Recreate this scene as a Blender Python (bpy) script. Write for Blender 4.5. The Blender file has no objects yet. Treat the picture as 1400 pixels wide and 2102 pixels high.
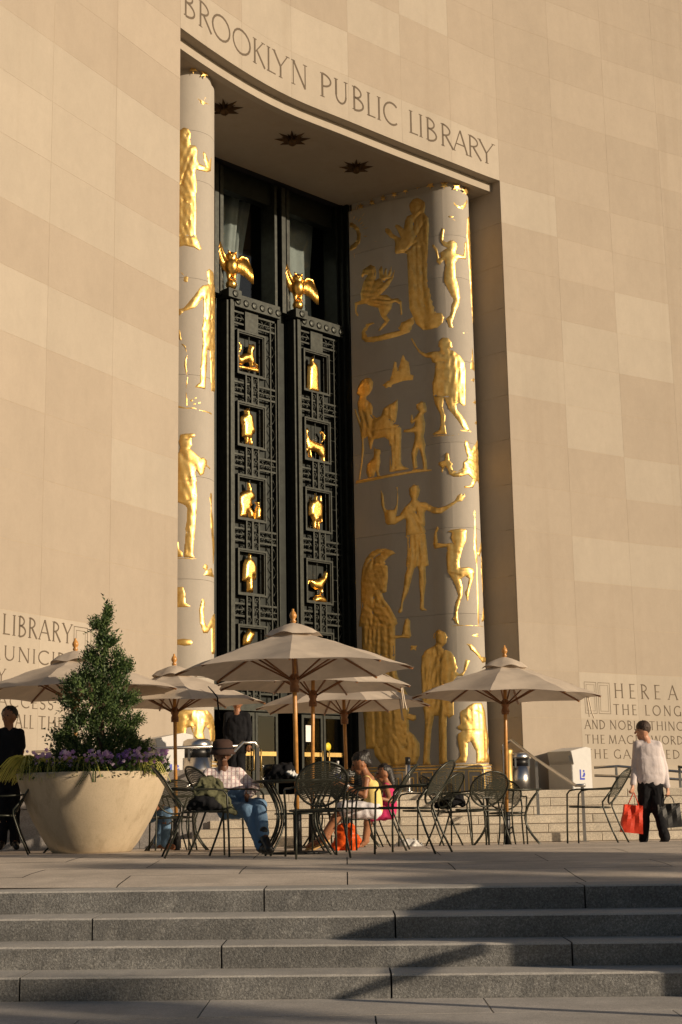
import bpy, bmesh, math, random
import numpy as np
from mathutils import Vector, Matrix, noise
from mathutils.geometry import tessellate_polygon as tessellate
from math import radians as RAD, pi as PI, sin, cos, hypot, exp
C = bpy.context.scene.collection
SC = bpy.context.scene
# ------------------------------------------------------------------ camera
FPX, CXP, CYP, PITCH, ROLL, EYE = 2975.0, 700.0, 1051.0, math.atan(604 / 2975.0), 0.0175, 0.59
cam_d = bpy.data.cameras.new("camera"); cam = bpy.data.objects.new("camera", cam_d); C.objects.link(cam)
fw = Vector((0, cos(PITCH), sin(PITCH))); upv = Vector((0, -sin(PITCH), cos(PITCH))); rtv = Vector((1, 0, 0))
ci = cos(ROLL) * rtv - sin(ROLL) * upv; cj = sin(ROLL) * rtv + cos(ROLL) * upv
cam.matrix_world = Matrix(((ci.x, cj.x, -fw.x, 0), (ci.y, cj.y, -fw.y, 0), (ci.z, cj.z, -fw.z, EYE), (0, 0, 0, 1)))
cam_d.sensor_fit = 'HORIZONTAL'; cam_d.sensor_width = 36.0; cam_d.lens = 36.0 * FPX / 1400.0
cam_d.clip_start = 0.1; cam_d.clip_end = 2000
SC.camera = cam
# ------------------------------------------------------------------ sky and sun
SUN_AZ, SUN_EL = 64.0, 14.5        # azimuth measured from -Y (behind the camera) towards +X
sdir = Vector((sin(RAD(SUN_AZ)) * cos(RAD(SUN_EL)), -cos(RAD(SUN_AZ)) * cos(RAD(SUN_EL)), sin(RAD(SUN_EL))))
world = bpy.data.worlds.new("World"); SC.world = world; world.use_nodes = True
wn = world.node_tree; wn.nodes.clear()
wo = wn.nodes.new("ShaderNodeOutputWorld"); wb = wn.nodes.new("ShaderNodeBackground"); ws = wn.nodes.new("ShaderNodeTexSky")
ws.sky_type = 'NISHITA'; ws.sun_disc = False; ws.sun_elevation = RAD(SUN_EL)
ws.sun_rotation = math.atan2(sdir.x, sdir.y); ws.air_density = 1.0; ws.dust_density = 1.5; ws.ozone_density = 1.0
wb.inputs[1].default_value = 0.05
wn.links.new(ws.outputs[0], wb.inputs[0]); wn.links.new(wb.outputs[0], wo.inputs[0])
sun_d = bpy.data.lights.new("sun", 'SUN'); sun_d.energy = 4.75; sun_d.angle = RAD(0.55); sun_d.color = (1.0, 0.805, 0.585)
sun = bpy.data.objects.new("sun", sun_d); C.objects.link(sun)
sun.rotation_euler = sdir.to_track_quat('Z', 'Y').to_euler()
vs = SC.view_settings; vs.view_transform = 'Standard'; vs.look = 'None'; vs.exposure = 0.0; vs.gamma = 1.0; vs.use_curve_mapping = False
SC.cycles.max_bounces = 8; SC.cycles.diffuse_bounces = 4; SC.cycles.glossy_bounces = 4; SC.cycles.transparent_max_bounces = 24
SC.cycles.caustics_reflective = True; SC.cycles.blur_glossy = 0.25; SC.cycles.sample_clamp_indirect = 14.0
rnd = random.Random(7)
# ------------------------------------------------------------------ materials
def nmat(name):
    m = bpy.data.materials.new(name); m.use_nodes = True
    return m, m.node_tree, m.node_tree.nodes['Principled BSDF']
def ramp(nt, src, stops):
    r = nt.nodes.new('ShaderNodeValToRGB'); e = r.color_ramp.elements
    e[0].position, e[0].color = stops[0][0], (*stops[0][1], 1); e[1].position, e[1].color = stops[-1][0], (*stops[-1][1], 1)
    for p, c in stops[1:-1]:
        q = e.new(p); q.color = (*c, 1)
    nt.links.new(src, r.inputs[0]); return r.outputs[0]
def noise_n(nt, scale, detail=4, coord='Object', rough=.6, stretch=None, w=None):
    tc = nt.nodes.new('ShaderNodeTexCoord'); n = nt.nodes.new('ShaderNodeTexNoise'); src = tc.outputs[coord]
    if coord == 'World':
        g = nt.nodes.new('ShaderNodeNewGeometry'); src = g.outputs['Position']
    if stretch:
        mp = nt.nodes.new('ShaderNodeMapping'); mp.inputs['Scale'].default_value = stretch; nt.links.new(src, mp.inputs[0]); src = mp.outputs[0]
    nt.links.new(src, n.inputs['Vector']); n.inputs['Scale'].default_value = scale; n.inputs['Detail'].default_value = detail
    n.inputs['Roughness'].default_value = rough
    return n.outputs[0]
def wnoise(nt, scale, detail=4, stretch=None, rough=.6):
    g = nt.nodes.new('ShaderNodeNewGeometry'); src = g.outputs['Position']
    if stretch:
        mp = nt.nodes.new('ShaderNodeMapping'); mp.inputs['Scale'].default_value = stretch; nt.links.new(src, mp.inputs[0]); src = mp.outputs[0]
    n = nt.nodes.new('ShaderNodeTexNoise'); nt.links.new(src, n.inputs['Vector']); n.inputs['Scale'].default_value = scale
    n.inputs['Detail'].default_value = detail; n.inputs['Roughness'].default_value = rough
    return n.outputs[0]
def mathn(nt, op, a, b=None, c=None):
    n = nt.nodes.new('ShaderNodeMath'); n.operation = op
    for i, v in enumerate((a, b, c)):
        if v is None: continue
        if isinstance(v, (int, float)): n.inputs[i].default_value = v
        else: nt.links.new(v, n.inputs[i])
    return n.outputs[0]
def mixc(nt, fac, a, b, mode='MIX'):
    n = nt.nodes.new('ShaderNodeMix'); n.data_type = 'RGBA'; n.blend_type = mode
    for i, v in ((0, fac), (6, a), (7, b)):
        if isinstance(v, (int, float)): n.inputs[i].default_value = v
        elif isinstance(v, tuple): n.inputs[i].default_value = (*v, 1)
        else: nt.links.new(v, n.inputs[i])
    return n.outputs[2]
def bump(nt, b, h, strength=.3, dist=.01):
    n = nt.nodes.new('ShaderNodeBump'); n.inputs['Strength'].default_value = strength; n.inputs['Distance'].default_value = dist
    nt.links.new(h, n.inputs['Height']); nt.links.new(n.outputs[0], b.inputs['Normal'])
def simple(name, col, rough=.6, metal=0, var=.12, scale=8, bstr=.15, bdist=.004, bscale=60):
    m, nt, b = nmat(name)
    c = ramp(nt, noise_n(nt, scale), [(.3, tuple(v * (1 - var) for v in col)), (.7, tuple(min(1, v * (1 + var)) for v in col))])
    nt.links.new(c, b.inputs['Base Color']); b.inputs['Roughness'].default_value = rough; b.inputs['Metallic'].default_value = metal
    if bstr: bump(nt, b, noise_n(nt, bscale), bstr, bdist)
    return m
def limestone(name, a, bb, streak=True, grain=.05):
    m, nt, b = nmat(name)
    oi = nt.nodes.new('ShaderNodeObjectInfo')
    base = ramp(nt, oi.outputs['Random'], [(0, tuple(x * .7 + y * .3 for x, y in zip(a, bb))), (.45, tuple((x + y) / 2 for x, y in zip(a, bb))), (.62, tuple(x * .55 + y * .45 for x, y in zip(a, bb))), (.8, bb), (1, tuple(v * 1.05 for v in bb))])
    n1 = wnoise(nt, 1.1, 6, (1, 1, .6)); n2 = wnoise(nt, 26, 5); n3 = wnoise(nt, 3.2, 8, (1, 1, .6), .7)
    f = mathn(nt, 'MULTIPLY_ADD', n1, .16, .92); c = mixc(nt, 1, base, f, 'MULTIPLY')
    f2 = mathn(nt, 'MULTIPLY_ADD', n2, grain * 2, 1 - grain); c = mixc(nt, 1, c, f2, 'MULTIPLY')
    f3 = mathn(nt, 'MULTIPLY_ADD', n3, .14, .93); c = mixc(nt, 1, c, f3, 'MULTIPLY')
    n4 = wnoise(nt, 1.0, 6, (6, 6, 4.5), .7); f4 = mathn(nt, 'MULTIPLY_ADD', n4, .12, .94); c = mixc(nt, 1, c, f4, 'MULTIPLY')
    if streak:
        s = wnoise(nt, 1.0, 5, (2.2, 2.2, .06)); sf = ramp(nt, s, [(.55, (1, 1, 1)), (.8, (.92, .905, .89))]); c = mixc(nt, 1, c, sf, 'MULTIPLY')
    nt.links.new(c, b.inputs['Base Color']); b.inputs['Roughness'].default_value = .88; b.inputs['Specular IOR Level'].default_value = .15
    bump(nt, b, wnoise(nt, 45, 6), .35, .004)
    return m
def granite(name, col, speck=.35, sc=55, bd=.006, dirt=.25):
    m, nt, b = nmat(name)
    oi = nt.nodes.new('ShaderNodeObjectInfo')
    v = wnoise(nt, sc, 3, None, .8); w = wnoise(nt, sc * 2.3, 2, None, .8)
    c = ramp(nt, v, [(.28, tuple(x * (1 - speck * 1.5) for x in col)), (.46, tuple(x * (1 - speck * .4) for x in col)), (.55, col), (.72, tuple(min(1, x * (1 + speck * 1.5)) for x in col))])
    c = mixc(nt, .5, c, ramp(nt, w, [(.35, tuple(x * .6 for x in col)), (.65, tuple(min(1, x * 1.5) for x in col))]))
    f = mathn(nt, 'MULTIPLY_ADD', oi.outputs['Random'], .16, .92); c = mixc(nt, 1, c, f, 'MULTIPLY')
    d = ramp(nt, wnoise(nt, 1.7, 6, (1, 1, 2.5), .65), [(.4, (1 - dirt, 1 - dirt, 1 - dirt)), (.62, (1, 1, 1))]); c = mixc(nt, 1, c, d, 'MULTIPLY')
    nt.links.new(c, b.inputs['Base Color']); b.inputs['Roughness'].default_value = .8; b.inputs['Specular IOR Level'].default_value = .25
    bump(nt, b, wnoise(nt, sc * .8, 5, None, .75), .8, bd)
    return m
M = {}
M['lime'] = limestone('limestone', (.366, .307, .242), (.382, .324, .258))
M['lime_pale'] = limestone('pale limestone', (.392, .34, .274), (.41, .358, .29))
M['lime_pillar'] = limestone('pillar limestone', (.385, .35, .30), (.41, .37, .315))
M['mortar'] = simple('mortar', (.46, .37, .25), .95)
M['letter'] = simple('shaded letter stone', (.13, .10, .07), .95)  # brown stain and the shade of the carved cuts, put into one colour
M['granite_dark'] = granite('rough dark granite', (.235, .232, .222), .95, 66, .012, .28)
M['granite_tread'] = granite('worn granite tread', (.44, .42, .385), .2, 60, .003, .15)
M['granite_light'] = granite('light granite', (.64, .57, .46), .3, 38, .006, .18)
M['granite_wall'] = granite('pinkish granite', (.34, .315, .295), .35, 42, .006)
M['paving'] = granite('plaza paving', (.62, .54, .45), .16, 60, .003, .22)
M['paving_low'] = granite('lower paving', (.50, .47, .43), .16, 60, .003, .25)
M['asphalt'] = granite('asphalt', (.055, .053, .05), .3, 60, .003, .2)
M['paving_terrace'] = granite('dark terrace paving', (.11, .10, .09), .3, 60, .003, .2)
M['joint_shade'] = simple('dark joint shade', (.16, .12, .08), .95)  # strip tone for the riser feet, joint and shade line in one colour
M['joint'] = simple('dark joint', (.07, .06, .05), .95)
# gold leaf
m, nt, b = nmat('gold leaf')
c = ramp(nt, wnoise(nt, 9, 5), [(.3, (.82, .52, .15)), (.6, (.95, .66, .24)), (.8, (1, .75, .34))])
nt.links.new(c, b.inputs['Base Color']); b.inputs['Metallic'].default_value = 1.0
r = mathn(nt, 'MULTIPLY_ADD', wnoise(nt, 14, 4), .14, .40); nt.links.new(r, b.inputs['Roughness'])
bump(nt, b, wnoise(nt, 16, 5, (1, 1, .7)), .22, .008); M['gold'] = m
m, nt, b = nmat('gilded bronze')
c = ramp(nt, noise_n(nt, 12, 5), [(.3, (.72, .40, .08)), (.7, (.95, .60, .18))])
nt.links.new(c, b.inputs['Base Color']); b.inputs['Metallic'].default_value = 1.0; b.inputs['Roughness'].default_value = .3
bump(nt, b, noise_n(nt, 26, 4), .5, .012); M['gilt'] = m
M['star_bronze'] = simple('tarnished bronze', (.08, .045, .02), .6, .7, .3)
M['bronze'] = simple('dark green bronze', (.012, .015, .013), .4, .6, .35, 5, .2, .004, 40)
M['bronze_edge'] = simple('worn bronze', (.030, .033, .028), .42, .6, .35, 9, .25, .004, 50)
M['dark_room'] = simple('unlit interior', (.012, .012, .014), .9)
M['curtain'] = simple('grey drape', (.26, .29, .28), .9, 0, .15, 3)
m, nt, b = nmat('window glass')
tr = nt.nodes.new('ShaderNodeBsdfTransparent'); gl = nt.nodes.new('ShaderNodeBsdfGlossy'); gl.inputs['Roughness'].default_value = .03
tr.inputs[0].default_value = (.93, .95, .95, 1)
fr = nt.nodes.new('ShaderNodeLayerWeight'); fr.inputs[0].default_value = .5; mx = nt.nodes.new('ShaderNodeMixShader')
nt.links.new(mathn(nt, 'MULTIPLY_ADD', mathn(nt, 'POWER', fr.outputs[1], 3.5), .7, .045), mx.inputs[0]); nt.links.new(tr.outputs[0], mx.inputs[1]); nt.links.new(gl.outputs[0], mx.inputs[2])
nt.links.new(mx.outputs[0], nt.nodes['Material Output'].inputs[0]); M['glass'] = m
def cloth(name, col, trans=.0, rough=.9, fold=0):
    m, nt, b = nmat(name)
    c = ramp(nt, noise_n(nt, 5, 5), [(.3, tuple(v * .9 for v in col)), (.7, tuple(min(1, v * 1.08) for v in col))])
    nt.links.new(c, b.inputs['Base Color']); b.inputs['Roughness'].default_value = rough; b.inputs['Specular IOR Level'].default_value = .15
    bump(nt, b, noise_n(nt, 7 if fold else 140, 4), .45 if fold else .2, .025 if fold else .002)
    if trans:
        t = nt.nodes.new('ShaderNodeBsdfTranslucent'); nt.links.new(c, t.inputs[0]); mx = nt.nodes.new('ShaderNodeMixShader'); mx.inputs[0].default_value = trans
        nt.links.new(b.outputs[0], mx.inputs[1]); nt.links.new(t.outputs[0], mx.inputs[2]); nt.links.new(mx.outputs[0], nt.nodes['Material Output'].inputs[0])
    return m
M['canvas'] = cloth('umbrella canvas', (.62, .53, .43), .18)
M['cord'] = cloth('canvas tie', (.62, .53, .42))
M['wood'] = simple('varnished wood', (.52, .25, .065), .35, 0, .25, 14)
M['wood_dark'] = simple('darker wood', (.24, .10, .035), .4, 0, .25, 14)
M['iron'] = simple('black green painted iron', (.030, .032, .022), .38, .3, .2)
M['black_metal'] = simple('black metal', (.012, .012, .012), .4, .2)
m, nt, b = nmat('wire mesh')
tc = nt.nodes.new('ShaderNodeTexCoord'); sx = nt.nodes.new('ShaderNodeSeparateXYZ'); nt.links.new(tc.outputs['Object'], sx.inputs[0])
fx = mathn(nt, 'GREATER_THAN', mathn(nt, 'FRACT', mathn(nt, 'MULTIPLY', sx.outputs[0], 150.0)), .52)
fy = mathn(nt, 'GREATER_THAN', mathn(nt, 'FRACT', mathn(nt, 'MULTIPLY', mathn(nt, 'ADD', sx.outputs[1], sx.outputs[2]), 150.0)), .52)
b.inputs['Base Color'].default_value = (.035, .037, .026, 1); b.inputs['Roughness'].default_value = .45
tr = nt.nodes.new('ShaderNodeBsdfTransparent'); mx = nt.nodes.new('ShaderNodeMixShader')
nt.links.new(mathn(nt, 'MULTIPLY', fx, fy), mx.inputs[0]); nt.links.new(b.outputs[0], mx.inputs[1]); nt.links.new(tr.outputs[0], mx.inputs[2])
nt.links.new(mx.outputs[0], nt.nodes['Material Output'].inputs[0]); M['wire'] = m
M['steel'] = simple('brushed steel', (.62, .60, .57), .28, 1, .08, 20, .1)
M['steel_dull'] = simple('weathered steel', (.34, .33, .31), .4, .9, .1)
M['white_paint'] = simple('white painted steel', (.56, .55, .53), .5, 0, .04)
M['blue'] = simple('blue print', (.02, .04, .42), .5)
M['yellow'] = simple('yellow sticker', (.75, .62, .05), .5)
M['paper'] = simple('white paper', (.8, .8, .78), .7)
M['brass'] = simple('brass bar', (.50, .34, .12), .45, .8)
m, nt, b = nmat('tan cast stone')
c = ramp(nt, wnoise(nt, 3, 6), [(.3, (.47, .385, .265)), (.7, (.53, .435, .305))]); c = mixc(nt, 1, c, ramp(nt, wnoise(nt, 2.2, 7, (2.5, 2.5, .35), .7), [(.5, (1, 1, 1)), (.68, (.80, .78, .75)), (.8, (.7, .67, .63))]), 'MULTIPLY')
c = mixc(nt, 1, c, ramp(nt, wnoise(nt, 70, 3), [(.3, (.88, .88, .88)), (.5, (1, 1, 1))]), 'MULTIPLY')
nt.links.new(c, b.inputs['Base Color']); b.inputs['Roughness'].default_value = .85; bump(nt, b, wnoise(nt, 50, 5), .4, .004); M['concrete'] = m
M['soil'] = simple('dark soil', (.03, .022, .016), .95)
def foliage(name, a, bcol, trans=.2):
    m, nt, b = nmat(name)
    g = nt.nodes.new('ShaderNodeNewGeometry')
    c = ramp(nt, g.outputs['Random Per Island'], [(0, a), (1, bcol)])
    nt.links.new(c, b.inputs['Base Color']); b.inputs['Roughness'].default_value = .55
    t = nt.nodes.new('ShaderNodeBsdfTranslucent'); nt.links.new(c, t.inputs[0]); mx = nt.nodes.new('ShaderNodeMixShader'); mx.inputs[0].default_value = trans
    nt.links.new(b.outputs[0], mx.inputs[1]); nt.links.new(t.outputs[0], mx.inputs[2]); nt.links.new(mx.outputs[0], nt.nodes['Material Output'].inputs[0])
    return m
M['juniper'] = foliage('juniper sprays', (.02, .055, .014), (.11, .16, .045))
M['grass'] = foliage('golden green grass', (.30, .34, .05), (.74, .68, .20), .3)
M['leaf'] = foliage('low green leaves', (.02, .05, .012), (.07, .12, .03))
M['petal'] = foliage('purple petals', (.42, .20, .48), (.78, .60, .74), .3)
M['petal_dark'] = foliage('deep purple petals', (.12, .05, .26), (.42, .22, .56), .2)
M['bark'] = simple('bark', (.10, .065, .04), .9)
M['shadow_leaf'] = foliage('shadow tree leaves', (.04, .08, .02), (.09, .13, .03), .3)
def skin(name, col): return simple(name, col, .5, 0, .08, 12, .05)
M['skin_dark'] = skin('dark brown skin', (.13, .055, .028)); M['skin_brown'] = skin('brown skin', (.30, .13, .062)); M['skin_light'] = skin('light skin', (.52, .27, .17))
M['hair'] = simple('black hair', (.016, .012, .010), .5, 0, .3, 30, .5, .01, 50)
M['hair_brown'] = simple('thinning brown hair', (.045, .024, .014), .6, 0, .3, 30, .4, .008, 60)
M['denim'] = cloth('blue denim', (.13, .22, .34), 0, .9, 1)
M['black_cloth'] = cloth('black cloth', (.012, .012, .014), 0, .9, 1)
M['white_shirt'] = cloth('white shirt', (.62, .56, .56), .05, .9, 1)
M['yellow_top'] = cloth('yellow knit top', (.72, .56, .20), 0, .9)
M['white_skirt'] = cloth('white skirt', (.74, .72, .74), .05, .9, 1)
M['pink'] = cloth('magenta dress', (.55, .04, .14), 0, .9, 1)
M['olive'] = cloth('olive jacket', (.11, .11, .062), 0, .9, 1)
M['shoe_black'] = simple('black shoe leather', (.012, .011, .010), .4)
M['shoe_brown'] = simple('brown shoe leather', (.20, .075, .03), .5)
M['red_bag'] = cloth('red paper bag', (.62, .055, .025), .12, .5, 1)
M['orange_bag'] = cloth('orange red plastic bag', (.80, .12, .02), .25, .35, 1)
M['white_bag'] = cloth('white plastic bag', (.78, .77, .75), .25, .35, 1)
M['leather'] = simple('black bag leather', (.014, .014, .013), .6)
m, nt, b = nmat('plaid shirt')
tc = nt.nodes.new('ShaderNodeTexCoord'); sx = nt.nodes.new('ShaderNodeSeparateXYZ'); nt.links.new(tc.outputs['Object'], sx.inputs[0])
lx = mathn(nt, 'LESS_THAN', mathn(nt, 'FRACT', mathn(nt, 'MULTIPLY', sx.outputs[0], 24.0)), .32)
lz = mathn(nt, 'LESS_THAN', mathn(nt, 'FRACT', mathn(nt, 'MULTIPLY', sx.outputs[2], 24.0)), .32)
c = mixc(nt, lx, (.78, .70, .68), (.50, .36, .36)); c = mixc(nt, mathn(nt, 'MULTIPLY', lz, .6), c, (.48, .38, .42))
nt.links.new(c, b.inputs['Base Color']); b.inputs['Roughness'].default_value = .9; bump(nt, b, noise_n(nt, 9, 4), .6, .03); M['plaid'] = m
# ------------------------------------------------------------------ helpers
def tag(o, label=None, cat=None, group=None, kind=None):
    if label: o['label'] = label
    if cat: o['category'] = cat
    if group: o['group'] = group
    if kind: o['kind'] = kind
    return o
def empty(name, loc=(0, 0, 0), rz=0, parent=None):
    o = bpy.data.objects.new(name, None); C.objects.link(o); o.location = loc; o.rotation_euler = (0, 0, rz); o.empty_display_size = .1
    if parent: o.parent = parent
    return o
def obj(name, bm, mat, parent=None, loc=None, rz=None, smooth=False):
    me = bpy.data.meshes.new(name)
    bmesh.ops.recalc_face_normals(bm, faces=bm.faces[:]) if smooth != 'raw' else None
    bm.to_mesh(me); bm.free()
    o = bpy.data.objects.new(name, me); C.objects.link(o)
    for q in (mat if isinstance(mat, (list, tuple)) else [mat]): me.materials.append(q)
    if smooth: me.polygons.foreach_set('use_smooth', [True] * len(me.polygons))
    if parent: o.parent = parent
    if loc: o.location = loc
    if rz is not None: o.rotation_euler = (0, 0, rz)
    return o
def link_mesh(name, me, parent=None, loc=(0, 0, 0), rz=0):
    o = bpy.data.objects.new(name, me); C.objects.link(o); o.parent = parent; o.location = loc; o.rotation_euler = (0, 0, rz); return o
def copy_tree(o, parent=None):
    c = o.copy(); C.objects.link(c); c.parent = parent
    for ch in list(o.children): copy_tree(ch, c)
    return c
def NB(): return bmesh.new()
def box(bm, x0, x1, y0, y1, z0, z1, bev=0, mi=0):
    vs = [bm.verts.new((x, y, z)) for x in (x0, x1) for y in (y0, y1) for z in (z0, z1)]
    fs = [bm.faces.new([vs[i] for i in q]) for q in ((0, 1, 3, 2), (4, 6, 7, 5), (0, 4, 5, 1), (2, 3, 7, 6), (0, 2, 6, 4), (1, 5, 7, 3))]
    for f in fs: f.material_index = mi
    if bev:
        es = set(e for f in fs for e in f.edges); bmesh.ops.bevel(bm, geom=list(es), offset=bev, segments=1, affect='EDGES')
def hexa(bm, q, z0, z1, mi=0):
    """prism over a plan quad or polygon q [(x,y)...]"""
    a = [bm.verts.new((x, y, z0)) for x, y in q]; b_ = [bm.verts.new((x, y, z1)) for x, y in q]; n = len(q)
    bm.faces.new(a[::-1]).material_index = mi; bm.faces.new(b_).material_index = mi
    for i in range(n): bm.faces.new((a[i], a[(i + 1) % n], b_[(i + 1) % n], b_[i])).material_index = mi
def tube(bm, pts, r, seg=8, closed=False, cap=True, mi=0):
    pts = [Vector(p) for p in pts]; n = len(pts); rs = r if isinstance(r, (list, tuple)) else [r] * n; rings = []; prev = None
    for i, p in enumerate(pts):
        if closed: t = pts[(i + 1) % n] - pts[i - 1]
        else: t = (pts[min(i + 1, n - 1)] - pts[max(i - 1, 0)])
        t.normalize()
        if prev is None:
            u = t.cross(Vector((0, 0, 1)));  u = u if u.length > .01 else t.cross(Vector((1, 0, 0)))
        else: u = prev - t * prev.dot(t)
        u.normalize(); prev = u; v = t.cross(u)
        rings.append([bm.verts.new(p + (u * cos(2 * PI * k / seg) + v * sin(2 * PI * k / seg)) * rs[i]) for k in range(seg)])
    m_ = n if closed else n - 1
    for i in range(m_):
        A, B = rings[i], rings[(i + 1) % n]
        for k in range(seg):
            f = bm.faces.new((A[k], A[(k + 1) % seg], B[(k + 1) % seg], B[k])); f.smooth = True; f.material_index = mi
    if cap and not closed:
        bm.faces.new(rings[0][::-1]).material_index = mi; bm.faces.new(rings[-1]).material_index = mi
def lathe(bm, prof, cx=0, cy=0, seg=24, mi=0, a0=0, a1=2 * PI):
    full = abs(a1 - a0 - 2 * PI) < 1e-6; n = seg if full else seg + 1
    rings = [[bm.verts.new((cx + r_ * cos(a0 + (a1 - a0) * k / seg), cy + r_ * sin(a0 + (a1 - a0) * k / seg), z)) for k in range(n)] for r_, z in prof]
    for A, B in zip(rings, rings[1:]):
        for k in range(seg):
            f = bm.faces.new((A[k], A[(k + 1) % n], B[(k + 1) % n], B[k])); f.smooth = True; f.material_index = mi
    if full:
        if prof[0][0] > 1e-4: bm.faces.new(rings[0][::-1]).material_index = mi
        if prof[-1][0] > 1e-4: bm.faces.new(rings[-1]).material_index = mi
def ball(bm, c, r, sz=(1, 1, 1), u=12, v=8, mi=0):
    mt = Matrix.Translation(c) @ Matrix.Diagonal((*sz, 1))
    q = bmesh.ops.create_uvsphere(bm, u_segments=u, v_segments=v, radius=r, matrix=mt)
    for f in set(f for w in q['verts'] for f in w.link_faces): f.smooth = True; f.material_index = mi
def arc(cx, cz, rx, rz, a0, a1, n=12): return [(cx + rx * cos(RAD(a0 + (a1 - a0) * i / n)), cz + rz * sin(RAD(a0 + (a1 - a0) * i / n))) for i in range(n + 1)]
# plan frames
def un(u, n, z=None):
    x, y = -2.97 + .706 * u + .708 * n, 33.37 + .708 * u - .706 * n
    return (x, y) if z is None else (x, y, z)
TER = 0.80          # terrace level
LOW = -0.62         # pavement below the front steps
def ground_z(y):
    ks = [(10.0, 0.0), (11.2, 0.0), (13, .075), (15, .125), (17.4, .115), (19.2, .035), (21, .0), (24, -.0)]
    if y <= ks[0][0]: return 0.0
    for (a, za), (b_, zb) in zip(ks, ks[1:]):
        if y <= b_:
            t = (y - a) / (b_ - a); t = t * t * (3 - 2 * t); return za + (zb - za) * t
    return 0.0
PROFILE_RIGHT=[(4.8,-0.1),(5.02,0.95),(5.4,2.0),(5.413,2.164),(5.453,2.321),(5.518,2.467),(5.605,2.594),(5.711,2.698),(5.832,2.776),(5.963,2.824),(6.1,2.84),(6.237,2.824),(6.368,2.776),(6.489,2.698),(6.595,2.594),(6.682,2.467),(6.747,2.321),(6.787,2.164),(6.8,2.0),(6.8,-0.1)]
PROFILE_LEFT=[(-1.38,-0.1),(-1.6,0.95),(-1.98,2.0),(-1.993,2.164),(-2.033,2.321),(-2.098,2.467),(-2.185,2.594),(-2.291,2.698),(-2.412,2.776),(-2.543,2.824),(-2.68,2.84),(-2.817,2.824),(-2.948,2.776),(-3.069,2.698),(-3.175,2.594),(-3.262,2.467),(-3.327,2.321),(-3.367,2.164),(-3.38,2.0),(-3.38,-0.1)]
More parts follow.
